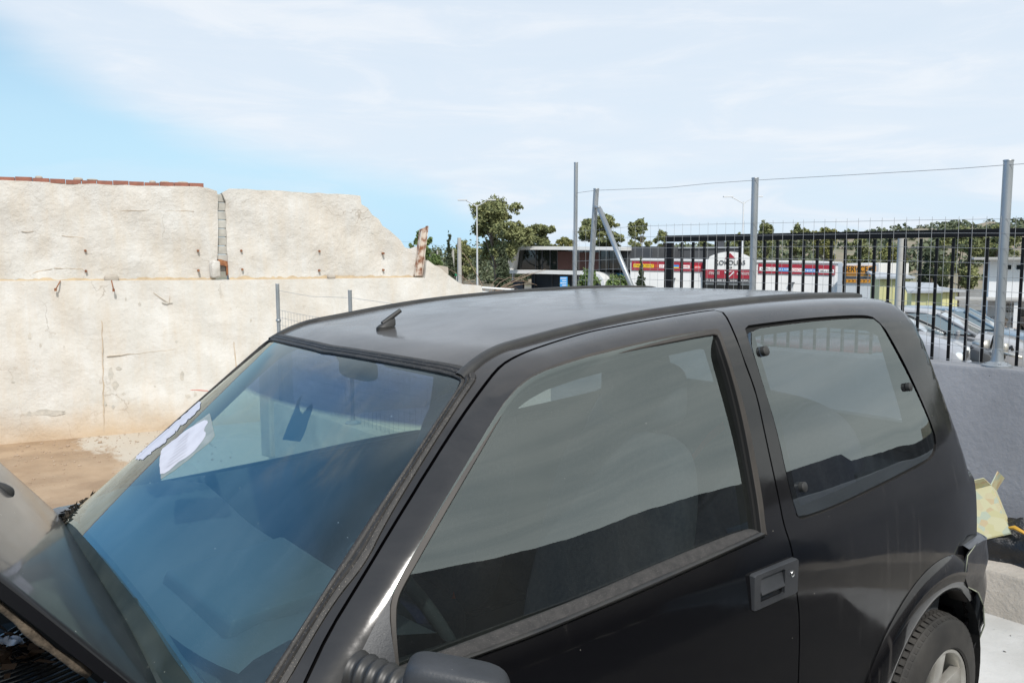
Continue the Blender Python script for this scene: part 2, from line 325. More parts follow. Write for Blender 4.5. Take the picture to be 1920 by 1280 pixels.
def inside(p,poly):
    x,y=p[:,0],p[:,1]; X,Y=poly[:,0],poly[:,1]; r=np.zeros(len(p),bool); j=len(poly)-1
    for i in range(len(poly)):
        c=((Y[i]>y)!=(Y[j]>y))
        with np.errstate(divide='ignore',invalid='ignore'): r^=c&(x<(X[j]-X[i])*(y-Y[i])/(Y[j]-Y[i])+X[i])
        j=i
    return r
def offset(poly,d):
    # grow (d>0) or shrink a closed polygon
    p=np.array(poly); a=np.roll(p,1,0); b=np.roll(p,-1,0); t=b-a; t/=np.linalg.norm(t,axis=1,keepdims=True)+1e-12
    n=np.stack([t[:,1],-t[:,0]],-1); A=.5*np.sum(p[:,0]*b[:,1]-b[:,0]*p[:,1]); return p+n*d*(1 if A>0 else -1)
def cdt(outline,holes,step):
    rings=[resamp(outline,step=step,closed=True)]+[resamp(h,step=step,closed=True) for h in holes]
    B=np.vstack(rings); lo,hi=B.min(0),B.max(0)
    gx,gy=np.meshgrid(np.arange(lo[0]+step*.5,hi[0],step),np.arange(lo[1]+step*.5,hi[1],step)); g=np.stack([gx.ravel(),gy.ravel()],-1)
    k=inside(g,rings[0])
    for h in rings[1:]: k&=~inside(g,h)
    g=g[k]
    if len(g):
        dm=np.array([np.min(np.sum((B-q)**2,1)) for q in g]); g=g[dm>(step*.45)**2]
    V=np.vstack([B,g]) if len(g) else B; E=[]; o=0
    for r in rings:
        n=len(r); E+=[(o+i,o+(i+1)%n) for i in range(n)]; o+=n
    res=delaunay_2d_cdt([Vector(q) for q in V],E,[],0,1e-6)
    P=np.array([(q.x,q.y) for q in res[0]]); T=np.array([t for t in res[2] if len(t)==3]); c=P[T].mean(1); k=inside(c,rings[0])
    for h in rings[1:]: k&=~inside(c,h)
    return P,T[k]
def panel(name,outline,holes,S,F,m,parent,step=.03,t=.012,off=0.,side=1,label=None,back=True,disp=None):
    P,T=cdt(outline,holes,step); X=S(P[:,0],P[:,1]); Nn=grad(X,F); X=X+Nn*off
    if disp is not None: X=X+Nn*disp(X)[:,None]
    A,B,C=X[T[:,0]],X[T[:,1]],X[T[:,2]]; fl=np.sum(np.cross(B-A,C-A)*Nn[T[:,0]],1)<0; T=T.copy(); T[fl]=T[fl][:,::-1]
    ec={}
    for a,b,c in T:
        for e in ((a,b),(b,c),(c,a)): ec[e]=1
    bd=[e for e in ec if (e[1],e[0]) not in ec]
    V=[X]; NN=[Nn]; Fa=[tuple(q) for q in T]; n=len(X)
    if t>0:
        if back: V.append(X-Nn*t); NN.append(-Nn); Fa+=[tuple(int(i)+n for i in q[::-1]) for q in T]
        base=n*(2 if back else 1); ex=[]; en=[]
        for a,b in bd:
            d=X[b]-X[a]; fn=np.cross(d,Nn[a]); fn/=np.linalg.norm(fn)+1e-12
            k=base+len(ex); ex+=[X[a],X[b],X[b]-Nn[b]*t,X[a]-Nn[a]*t]; en+=[fn]*4; Fa.append((k+1,k,k+3,k+2))
        if ex: V.append(np.array(ex)); NN.append(np.array(en))
    V=np.vstack(V); NN=np.vstack(NN)
    if side<0: V=V*(1,-1,1); NN=NN*(1,-1,1); Fa=[f[::-1] for f in Fa]
    me=bpy.data.meshes.new(name); me.from_pydata(V.tolist(),[],[tuple(int(i) for i in f) for f in Fa]); me.polygons.foreach_set('use_smooth',[True]*len(me.polygons)); me.update()
    me.normals_split_custom_set_from_vertices(NN.tolist()) if len(me.vertices)==len(NN) else None
    return link(name,me,m,parent,world=True,label=label)
def strip(name,lines,offs,F,m,parent,n=60,closed=False,side=1,lab=None,fade=None):
    # loft across matched polylines, each raised by its own offset along the body normal
    R=[resamp(l,n=n,closed=closed) for l in lines]; V=[]
    for l,o in zip(R,offs):
        V.append(l+grad(l,F)*o)
    b=MB(); b.s=True; k=len(R); VV=np.vstack(V)
    if side<0: VV=VV*(1,-1,1)
    Fa=[(i*n+j,i*n+(j+1)%n,(i+1)*n+(j+1)%n,(i+1)*n+j) for i in range(k-1) for j in range(n if closed else n-1)]
    b.add(VV,Fa); return b.build(name,m,parent,True,smooth=50,label=lab)
def mid(a,b,f,n=60,closed=False):
    A=resamp(a,n=n,closed=closed); B=resamp(b,n=n,closed=closed); return A*(1-f)+B*f
ZG=-.075
car=thing('scrap_car','faded black two-door hatchback with raised bonnet, torn paper on its windscreen and dusty seals','car',(1.1,0,ZG))
# --- traced outlines (pixel samples of the photograph carried onto the body solid)
p_mu=[(864,684),(895,660),(932,642),(981,626),(1045,611),(1100,601),(1139,594),(1205,584),(1287,570),(1380,560.5),(1419,558),(1474,555),(1567,553)]
p_ml=[(879,690),(904,671),(940,654),(981,641),(1052,619),(1100,608),(1139,602),(1194,590),(1287,574.5),(1419,562.5),(1474,559.5),(1567,557)]
MU=trace(p_mu,Fc); ML=trace(p_ml,Fc)
def tame(A,y1):   # keep the roof moulding running straight where the rays graze the roof
    A=A.copy(); i=np.argmax(A[:,0]<1.15); y0=A[i,1]
    for k in range(i,len(A)): A[k,1]=y0+(y1-y0)*min(1,(A[i,0]-A[k,0])/1.2)
    return A
def ontop(xy): xy=np.array(xy,float); return S_top(xy[:,0],xy[:,1])
XE=-.215
mux=[(1.372,.462),(1.30,.448),(1.2,.442),(1.08,.438),(.9,.440),(.6,.440),(.3,.438),(0,.432),(XE,.425)]
mlx=[(1.368,.490),(1.30,.474),(1.2,.464),(1.08,.460),(.9,.462),(.6,.462),(.3,.460),(0,.452),(XE,.440)]
MU=ontop(chaik(mux,2)); ML=ontop(chaik(mlx,2))
door_cut=[(572,1278),(615,1186),(670,1096.5),(694,1057.6),(734,990),(809,868),(867,778),(904,727.5),(929,695),(947.5,678),(989,658),(1045,639),(1100,623),(1139,615),(1205,602.5),(1287.5,588.4),(1338,581),(1349,581.5),(1357,586.5),(1366,600.6),(1400,687),(1419,739),(1431.6,800),(1457,917),(1470,985),(1475,998),(1485.5,1030),(1492.5,1097.6),(1500,1157.5),(1497,1277)]
DC=to_side(trace(door_cut,Fs,1))
DCx=np.vstack([DC,[sd(.585,.40)],[sd(.62,.22)],[sd(.68,.185)],[sd(1.0,.18)],[sd(1.5,.18)],[sd(1.70,.19)],[sd(1.76,.30)],[sd(1.80,.6)],[sd(1.81,.84)]])
ro=[(540,1278),(623.5,1132),(687,1057),(721,985),(790,870),(860,760),(880,730),(893,712),(894,703),(887,695),(876,690.5)]
RO=trace(ro,Fc,2)
gd=[(499,1278),(577.5,1159),(640,1058.5),(691,980),(738.4,912.3),(829,776),(858,731),(866,718),(862,712),(838.75,703),(742.5,685.5),(633,665.8),(523.75,650.5)]
GD=trace(gd,Fc,2)
rt=[(876,690.5),(865,686),(808,676.7),(698.75,659),(593.75,643),(520,639.8)]
RT=trace(rt,Fc,2)
# --- roof skin between the two mouldings
hdr=RT[RT[:,1]>0.03]; hx=[(p[0],p[1]) for p in hdr if p[1]<.44]
hx=sorted(hx,key=lambda q:-q[1]); hl=[(x,y) for x,y in hx]
ro_l=[(1.372,.462)]+hl; roof=[(x,y) for x,y in chaik(mux,2)][::-1]; roof=[q for q in roof if True]
half=roof+hl; xm=hl[-1][0]+.004; half=half+[(xm,0.)]; full=half+[(x,-y) for x,y in half[::-1] if abs(y)>1e-3]
dents=[(.35,-.30,.10,-.006),(.12,-.22,.12,-.008),(.55,-.1,.22,.004),(-.02,-.05,.14,-.006),(.25,.12,.2,.004)]
def roofdisp(X):
    d=np.zeros(len(X))
    for (a,b,r,h) in dents: d+=h*np.exp(-((X[:,0]-a)**2+(X[:,1]-b)**2)/r**2)
    return d*.7
rp=panel('roof_panel',full,[],S_top,Fc,M['roofpaint'],car,step=.022,t=.01,off=0.)
# real dents: displace after build and let the normals follow
me=rp.data; co_=np.array([v.co for v in me.vertices]); nr=[Vector(n.vector) for n in me.vertex_normals]
def dentn(X):
    e=1e-3; return (roofdisp(X+(e,0,0))-roofdisp(X-(e,0,0)))/(2*e),(roofdisp(X+(0,e,0))-roofdisp(X-(0,e,0)))/(2*e)
cn=[Vector(c.vector) for c in me.corner_normals]; vi=[l.vertex_index for l in me.loops]
dz=roofdisp(co_); gx_,gy_=dentn(co_)
for v,z_ in zip(me.vertices,dz): v.co.z+=z_
nn_=[]
for c,i in zip(cn,vi):
    if c.z>.5: c=Vector((c.x-gx_[i],c.y-gy_[i],c.z)).normalized()
    nn_.append(c)
me.normals_split_custom_set([tuple(c) for c in nn_])
# --- windscreen
xb=[(1.858,.632),(1.895,.60),(1.918,.54),(1.930,.45),(1.936,.30),(1.942,.15),(1.944,0)]
g2=[(p[0],p[1]) for p in GD if p[1]>0.03][::-1]; g2=[(g2[0][0]+.003,0.)]+g2      # header centre ... corner ... lower driver side
ghalf=g2+xb
gfull=ghalf+[(x,-y) for x,y in ghalf[::-1] if abs(y)>.03]
M['wsglass']=glassmat('windscreen_glass',(.62,.82,.82),2.0,.055,(.45,.60,.70),band=((0,0,1),1.247,(.10,.14,.32)))
M['sideglass']=glassmat('door_glass',(.56,.64,.62),2.3,.03,(.52,.52,.48))
M['rearglass']=glassmat('rear_glass',(.46,.51,.55),2.3,.03,(.50,.52,.56))
panel('windscreen',gfull,[],S_top,Fc,M['wsglass'],car,step=.035,t=.0,off=.0005,back=False)
# seal: glass edge line and outer line, driver's half, then mirrored
gl3=np.array([[p[0],p[1]] for p in ghalf]); 
outer_px=[(hl[-1][0]+.004,0.)]+[(x,y) for x,y in [(p[0],p[1]) for p in RT if p[1]>.03][::-1]]+[(p[0],p[1]) for p in RO[::-1]]
outer=outer_px+[(1.874,.655),(1.915,.640),(1.945,.58),(1.957,.47),(1.965,.30),(1.972,.15),(1.974,0)]
GA=S_top(gl3[:,0],gl3[:,1]); oa=np.array(outer); OA=S_top(oa[:,0],oa[:,1])
def match(A,B,keys,n):
    # resample both so that chosen key points meet
    return resamp(A,n=n),resamp(B,n=n)
def corner_idx(A,q): return int(np.argmin(np.sum((A-q)**2,1)))
ci=[corner_idx(GA[:,:2],np.array((1.372,.484))),corner_idx(GA[:,:2],np.array((1.87,.625)))]
cj=[corner_idx(OA[:,:2],np.array((1.352,.515))),corner_idx(OA[:,:2],np.array((1.895,.655)))]
def seg(A,i,j): return A[i:j+1]
ga=[];oaL=[]
for (a,b),(c,d),n in (((0,ci[0]),(0,cj[0]),40),((ci[0],ci[1]),(cj[0],cj[1]),90),((ci[1],len(GA)-1),(cj[1],len(OA)-1),40)):
    ga.append(resamp(seg(GA,a,b),n=n)); oaL.append(resamp(seg(OA,c,d),n=n))
ga=np.vstack(ga[:2]); oo=np.vstack(oaL[:2])
prof=[(0,-.002),(.0,.0045),(.10,.006),(.24,.005),(.30,.0028),(.36,.0055),(.52,.0065),(.60,.0035),(.66,.0055),(.86,.0045),(.97,.003),(1.0,-.006)]
for s in (1,-1):
    b=MB(); b.s=True; n=len(ga); V=[]
    for f,o in prof:
        l=ga*(1-f)+oo*f; V.append(l+grad(l,Fc)*o)
    VV=np.vstack(V)*(1,s,1); b.add(VV,[(i*n+j,i*n+j+1,(i+1)*n+j+1,(i+1)*n+j) for i in range(len(prof)-1) for j in range(n-1)])
    b.build('windscreen_seal',M['rubber'],car,True,smooth=40)
# --- roof mouldings
for s in (1,-1):
    strip('roof_moulding',[MU,mid(MU,ML,.02),mid(MU,ML,.3),mid(MU,ML,.75),mid(MU,ML,.98),ML],[-.004,.006,.011,.010,.004,-.004],Fc,M['trim'],car,n=70,side=s)
# --- side shells
def ell(cx,cz,rx,rz,a0,a1,n): return [(cx+rx*math.cos(a),cz+rz*math.sin(a)) for a in np.linspace(R_(a0),R_(a1),n)]
ACX,ACZ=-.185,.235
rear_arch=[sd(x,z) for x,z in ell(ACX,ACZ,.325,.325,190,-12,28)]
front_arch=[sd(x,z) for x,z in ell(2.03,.215,.315,.315,192,-12,26)]
ml2=[to_side(p) for p in ML][::-1]        # from the rear to the front
q_open=[(1397,616),(1399,611),(1405,609),(1473.7,600.3),(1530,594.4),(1591,590.6),(1620,590.4),(1636,593),(1645,600),(1661,616.7),(1694,675),(1727,745.6),(1750,802),(1756,823.4),(1755,845),(1747,860),(1735,868),(1661,906.6),(1567.5,952),(1506,973.5),(1496,973),(1492,962),(1473.7,889),(1455,800),(1427,708),(1403.4,637.8)]
QO=to_side(trace(q_open,Fs,1))
ro2=[to_side(p) for p in RO]              # from the bottom of the pillar up to the roof corner
vt=lambda x,z,y: (x,math.atan2(z-Z0,y-Y0)*SV)
shell=ml2[:-1]+[to_side(p) for p in [ML[0]]]+[q for q in ro2[::-1]]+[vt(1.90,.93,.635),vt(1.97,.897,.60),vt(2.3,.86,.585),vt(2.6,.82,.56),vt(2.70,.78,.54)]+[sd(2.72,.70),sd(2.73,.5),sd(2.72,.30)]+[sd(2.5,.22)]+front_arch[::-1]+[sd(1.70,.165),sd(.3,.165)]+rear_arch[::-1]+[sd(-.500,.20)][:0]
# rear edge follows the tail corner
rear_edge=[]
for z_ in (.20,.4,.6,.8,.95,1.1,1.25,1.36):
    x_=float(bTL(z_))+.004; y_=float(bW(x_,z_))-.035; rear_edge.append((x_,math.atan2(z_-Z0,y_-Y0)*SV))
shell=shell+rear_edge+[vt(-.235,1.425,.50)]
shell=[np.array(q) for q in shell]
dc_big=offset(resamp(DCx,step=.01,closed=True),.0025); dc_small=offset(resamp(DCx,step=.01,closed=True),-.0028)
dr=[(928.8,778),(940,760),(851,910),(766.5,1057.6),(748,1085),(738,1104),(731,1131),(731,1164),(741,1248)]
frame_out=[(741,1262),(738,1230),(731.5,1164),(732,1131),(740,1102),(761.7,1061),(810.4,980),(851,910),(940,760),(947.5,752),(970,723.75),(994,705),(1022.5,690),(1063.75,675),(1100,665),(1139,655),(1205,640),(1287.5,624),(1341,616.5),(1347,617),(1351,625),(1368,675.6),(1400,775),(1429,931),(1434,985),(1438,1003)]
FO3=trace(frame_out,Fs,2); FO=to_side(FO3)
sill_low=[(1438,1006),(1320,1058),(1204,1111),(1100,1153),(1000,1195),(870,1240),(741,1285)]
SL3=trace(sill_low,Fs,1); SL=to_side(SL3)
win_hole=np.vstack([FO,SL])
for s in (1,-1):
    panel('side_panel',shell,[dc_big,QO],S_side,Fs,M['paint'],car,step=.022,t=.014,side=s)
    d=panel('door',dc_small,[offset(resamp(win_hole,step=.01,closed=True),-.0)],S_side,Fs,M['paint'],car,step=.02,t=.016,side=s)
    if s>0: door=d
    else: door2=d
    # black filler strip behind the shut lines, the gap's shade put in as colour
    A=resamp(offset(resamp(DCx,step=.01,closed=True),.02),n=220,closed=True); B=resamp(offset(resamp(DCx,step=.01,closed=True),-.02),n=220,closed=True)
    strip('shut_line_filler',[S_side(A[:,0],A[:,1]),S_side(B[:,0],B[:,1])],[-.016,-.016],Fs,M['dark'],car,n=220,closed=True,side=s)
# --- door window: frame rubber, glass, sill strips
gin=[(750.8,1250),(747,1200),(745.4,1164),(748,1123.5),(767,1088),(786,1056),(828,980),(888.4,877),(945.6,778),(966,748),(989,727.5),(1018.75,710.6),(1063.75,695.6),(1100,683),(1139,674),(1205,657),(1287.5,640),(1336,631),(1344,630.5),(1350,645),(1370,706),(1392,800),(1415,930),(1421,975),(1423,996)]
GI3=trace(gin,Fs,2)
def shut(a,o,F=Fs): return a+grad(a,F)*o
NF=150
def sync(A,B,keyA,keyB,ns):
    a=[];b=[]
    ia=[0]+[corner_idx(A,q) for q in keyA]+[len(A)-1]; ib=[0]+[corner_idx(B,q) for q in keyB]+[len(B)-1]
    for k,n in enumerate(ns): a.append(resamp(A[ia[k]:ia[k+1]+1],n=n)); b.append(resamp(B[ib[k]:ib[k+1]+1],n=n))
    return np.vstack(a),np.vstack(b)
ka=[hit(738,1104),hit(1345,617)]; kb=[hit(757,1104),hit(1346,632)]
FOa,GIa=sync(FO3,GI3,ka,kb,(30,90,50))
glass_o=resamp(np.vstack([GI3,]),n=160)
sb=[(1423,994),(1408,989),(1262.5,1046.7),(1099,1119.6),(1000,1157.5),(870,1207.5),(750,1252)]
SB3=trace(sb,Fs,1); SBi=trace([(1421,997),(1320,1043),(1210,1090),(1100,1138),(1000,1179),(870,1228),(748,1270)],Fs,1)
def ss_(x): x=np.clip(x,0,1); return x*x*(3-2*x)
def pane_in(u,v): return bW(u,v)-(.690-.262*(v-.97)-.016*ss_((u-1.05)/.6))
def Fpane(x,y,z): return np.abs(y)-(bW(x,z)-pane_in(x,z))
def S_pane(u,v): return np.stack([u,bW(u,v)-pane_in(u,v),v],-1)
pane=np.vstack([GI3,SB3])[:,[0,2]]; pane=offset(resamp(pane,step=.01,closed=True),.014)
def frame_strip(dp,s,par):
    n=len(FOa); b=MB(); b.s=True; V=[]
    for f,o in ((0,.0005),(.0,.0015),(.05,.0025),(.70,.0025),(.76,.001)):
        l=FOa*(1-f)+GIa*f; V.append(l+grad(l,Fs)*o)
    VV=np.vstack(V)*(1,s,1); b.add(VV,[(i*n+j,i*n+j+1,(i+1)*n+j+1,(i+1)*n+j) for i in range(4) for j in range(n-1)]); wr=b.build('window_rubber',M['brown_rubber'],par,True,smooth=35)
    b=MB(); b.s=True; V=[]
    for f,o in ((.76,.001),(.80,-.008),(1.0,-.010),(1.02,-.05)):
        l=FOa*(1-f)+GIa*f; V.append(l+grad(l,Fs)*o)
    VV=np.vstack(V)*(1,s,1); b.add(VV,[(i*n+j,i*n+j+1,(i+1)*n+j+1,(i+1)*n+j) for i in range(3) for j in range(n-1)]); b.build('glass_channel',M['dark'],wr,True,smooth=35)
for s,dr_ in ((1,door),(-1,door2)):
    dr_.name='door'
    frame_strip(0,s,dr_)
    panel('window_pane',pane,[],S_pane,Fpane,M['sideglass'],dr_,step=.04,t=0,off=0,side=s,back=False)
    strip('felt_strip',[SB3,SB3,mid(SB3,SBi,.5),SBi],[-.013,-.006,-.001,.004],Fs,M['brush'],dr_,n=60,side=s)
    a=mid(SBi,SL3,0); c=mid(SBi,SL3,1)
    strip('waist_moulding',[a,mid(SBi,SL3,.08),mid(SBi,SL3,.30),mid(SBi,SL3,.62),mid(SBi,SL3,.70),mid(SBi,SL3,.80),c],[.002,.009,.012,.008,.001,.004,-.004],Fs,M['trim'],dr_,n=60,side=s)
# --- mirror corner plate, mirror
sail=[(737,1112),(729,1138),(729,1166),(735,1218),(741,1262),(741,1300),(653,1300),(653,1278),(669.6,1237),(705,1167),(722,1138)]
SA=to_side(trace(sail,Fs,1))
for s,dr_ in ((1,door),(-1,door2)):
    panel('mirror_plate',SA,[],S_side,Fs,M['plastic'],dr_,step=.02,t=.012,off=.010,side=s)
def superbox(b,c,h,e=.35,nu=28,nv=18,shape=None):
    f=lambda v,p: math.copysign(abs(v)**p,v); V=[];F=[]
    for i in range(nv+1):
        ph=-math.pi/2+math.pi*i/nv
        for j in range(nu):
            th=2*math.pi*j/nu; p=np.array((f(math.cos(ph),e)*f(math.cos(th),e)*h[0],f(math.cos(ph),e)*f(math.sin(th),e)*h[1],f(math.sin(ph),e)*h[2]))
            if shape: p=shape(p)
            V.append(p+np.array(c))
    F=[(i*nu+j,i*nu+(j+1)%nu,(i+1)*nu+(j+1)%nu,(i+1)*nu+j) for i in range(nv) for j in range(nu)]; return b.add(V,F)
for s,dr_ in ((1,door),):
    b=MB(); b.s=True
    mc=pd(856,1262,1.19); mc[2]=.918; ang=math.atan2(.66,-.75)
    def shp(p):
        x,y,z=p; return np.array((x*(1 if x<0 else .85)+.012*(y/.08),y,z*(1-.12*(y/.08))))
    superbox(b,(0,0,0),(.040,.079,.066),.40,shape=shp)
    cc_,ss_=math.cos(ang-math.pi/2),math.sin(ang-math.pi/2)
    b.v=[(v[0]*cc_-v[1]*ss_+mc[0],s*(v[0]*ss_+v[1]*cc_+mc[1]),v[2]+mc[2]) for v in b.v]
    h=b.build('wing_mirror',M['plastic'],dr_,True,smooth=60)
    b=MB(); b.s=True; A=np.array((1.728,.700,.928)); B=mc+np.array((.028,-.055,.005)); pts=[];rs=[]
    for k in range(49): f=k/48; pts.append((A*(1-f)+B*f)*(1,s,1)); rs.append((.031-.005*f)*(1+.09*math.cos(f*2*math.pi*6)))
    b.tube(pts,rs,20); b.build('bellows',M['trim'],h,True,smooth=60)
# --- quarter window
q_clear=[(1414,631),(1416,629),(1530,614.4),(1609.6,610),(1634,610.5),(1643,613),(1649.5,618),(1691.7,694),(1731.5,790),(1742,814),(1742.5,832),(1736,841),(1614,900.8),(1505,949),(1501,947),(1480.8,854),(1470,800)]
QCs=to_side(trace(q_clear,Fs,1)); QG=offset(resamp(QO,step=.01,closed=True),-.006)
M['blackband']=mat('black_ceramic_band',(.004,.004,.005),.9,spec=.0)
def Fq(x,y,z): return np.abs(y)-(.7048-.2520*(z-.97)+catm(x,*WX))
def S_q(u,v): return np.stack([u,.7048-.2520*(v-.97)+catm(u,*WX),v],-1)
def toxz(q): q=np.asarray(q); return S_side(q[:,0],q[:,1])[:,[0,2]]
for s in (1,-1):
    q=panel('quarter_window',toxz(QG),[],S_q,Fq,M['rearglass'],car,step=.035,t=0,off=-.0015,side=s,back=False)
    panel('black_border',toxz(offset(QG,-.001)),[toxz(resamp(QCs,step=.01,closed=True))],S_q,Fq,M['blackband'],q,step=.03,t=0,off=-.004,side=s,back=False)
    A=offset(resamp(QO,step=.01,closed=True),.004); B=offset(resamp(QO,step=.01,closed=True),-.009); A=resamp(A,n=150,closed=True);B=resamp(B,n=150,closed=True)
    strip('window_gasket',[S_side(A[:,0],A[:,1]),S_side(B[:,0],B[:,1])],[-.012,-.007],Fs,M['dark'],q,n=150,closed=True,side=s)
    for kp in ((1432,658.4),(1702.4,725.2),(1503.7,912.5)):
        P=hit(*kp); n_=grad(P[None],Fs)[0]; b=MB(); rr=.0125
        b.lathe([(0,.010),(rr*.8,.010),(rr*.97,.0085),(rr,.006),(rr,-.002)],(0,0,0),'z',28); q2=Vector(n_).to_track_quat('Z','Y'); b.v=[tuple((q2@Vector(v)+Vector(P))*1) for v in b.v]; b.v=[(v[0],s*v[1],v[2]) for v in b.v]
        b.build('window_knob',M['trim'],q,True,smooth=40)
# --- door handle: recessed plate, paddle, lock barrel
hc=[(1405.4,1077),(1475.4,1046.7),(1482,1048),(1486,1057),(1491.5,1105),(1424,1143),(1415,1141)]
H3=np.array([hit(*p) for p in ((1405.4,1077),(1475.4,1046.7),(1491.5,1105),(1423,1143))])
hx0,hx1=H3[:,0].max(),H3[:,0].min(); hz1=H3[:2,2].mean(); hz0=H3[2:,2].mean()
for s,dr_ in ((1,door),(-1,door2)):
    Hc=np.array(((hx0+hx1)/2,float(bW(.68,(hz0+hz1)/2)),(hz0+hz1)/2)); w_,h_=(hx0-hx1)/2,(hz1-hz0)/2
    def F3(u,v,d): return (Hc[0]-u*w_, s*(Hc[1]+d+.010*(-v)*.0), Hc[2]+v*h_)
    def ringbox(b,O,I,d):
        n=len(O); V=[F3(u,v,d-.003) for u,v in O]+[F3(u*.985,v*.975,d) for u,v in O]+[F3(u,v,d) for u,v in I]+[F3(u,v,-.012) for u,v in I]+[F3(u*1.0,v,-.01) for u,v in O]
        Fa=[]
        for (a,c) in ((4,0),(0,1),(1,2),(2,3)): Fa+=[(a*n+i,a*n+(i+1)%n,c*n+(i+1)%n,c*n+i) for i in range(n)]
        b.add(V,Fa)
    O=[(-1,-.92),(-.94,-1),(.93,-1),(1,-.9),(1,.9),(.93,1),(-.93,1),(-1,.92)]
    I=[(-.72,-.66),(-.66,-.72),(.30,-.72),(.36,-.66),(.36,.66),(.30,.72),(-.66,.72),(-.72,.66)]
    b=MB(); ringbox(b,O,I,.010); hd_=b.build('door_handle',M['plastic'],dr_,True,smooth=35)
    b=MB(); V=[F3(u,v,-.012) for u,v in I]; b.add(V,[tuple(range(8))]); b.build('recess',M['plastic'],hd_,True)
    b=MB(); b.add([F3(-.70,.70,.001),F3(.34,.70,.001),F3(.34,-.02,.0085),F3(-.70,-.02,.0085),F3(-.70,-.22,.012),F3(.34,-.22,.012),F3(.34,-.34,.008),F3(-.70,-.34,.008),F3(-.70,-.34,-.01),F3(.34,-.34,-.01)],[(0,1,2,3),(3,2,5,4),(4,5,6,7),(7,6,9,8)])
    b.build('paddle',M['plastic'],hd_,True,smooth=20)
    b=MB(); P=np.array(F3(.68,.28,.0)); b.lathe([(0,.0125),(.0055,.0125),(.0062,.0115),(.0075,.0125),(.0078,.0),],(P[0],P[1],P[2]),'y',22)
    if s<0: b.v=[(v[0],2*P[1]-v[1],v[2]) for v in b.v]
    b.build('lock_barrel',M['chrome'],hd_,True,smooth=40)
    b=MB(); b.box(F3(.68,.28,.0127),(.0014,.002,.007)); b.build('keyhole',M['dark'],hd_,True)
M['lip']=mat('dusty_arch_lip',(.035,.028,.022),.8)
# --- rear arch flare
def flare(cx,s,r_out=(.455,.430),r_in=.318,a0=-12,a1=182):
    b=MB(); b.s=True; n=60; rows=[(1.0,.001,0),(.97,.004,0),(.80,.016,0),(.55,.019,0),(.30,.021,0),(.10,.017,0),(0,.008,0),(-.04,.0,0),(-.05,-.05,0)]
    V=[]
    for f,o,_ in rows:
        for a in np.linspace(R_(a0),R_(a1),n):
            wid=.90+.30*max(0,math.cos(a))**3
            r=r_in+(.118*wid)*f; x=cx+r*math.cos(a); z=ACZ+.01+r*math.sin(a); y=float(bW(x,max(z,.12)))+o; V.append((x,s*y,z))
    b.add(V,[(i*n+j,i*n+j+1,(i+1)*n+j+1,(i+1)*n+j) for i in range(len(rows)-3) for j in range(n-1)]); af=b.build('arch_flare',M['paint'],car,True,smooth=70)
    b=MB(); b.s=True; b.add(V,[(i*n+j,i*n+j+1,(i+1)*n+j+1,(i+1)*n+j) for i in range(len(rows)-3,len(rows)-1) for j in range(n-1)]); b.build('arch_lip',M['lip'],af,True,smooth=70)
for s in (1,-1): flare(ACX,s,a1=135); flare(2.03,s)
for cx in (ACX,2.03):
    for s in (1,-1):
        b=MB(); n=28; V=[]
        for y in (.735,.45):
            V+=[(cx+.325*math.cos(a),s*y,ACZ+.325*math.sin(a)) for a in np.linspace(R_(-25),R_(205),n)]
        b.add(V,[(j,j+1,n+j+1,n+j) for j in range(n-1)]+[tuple(range(n,2*n))]); b.build('wheel_well',M['dark'],car,True)
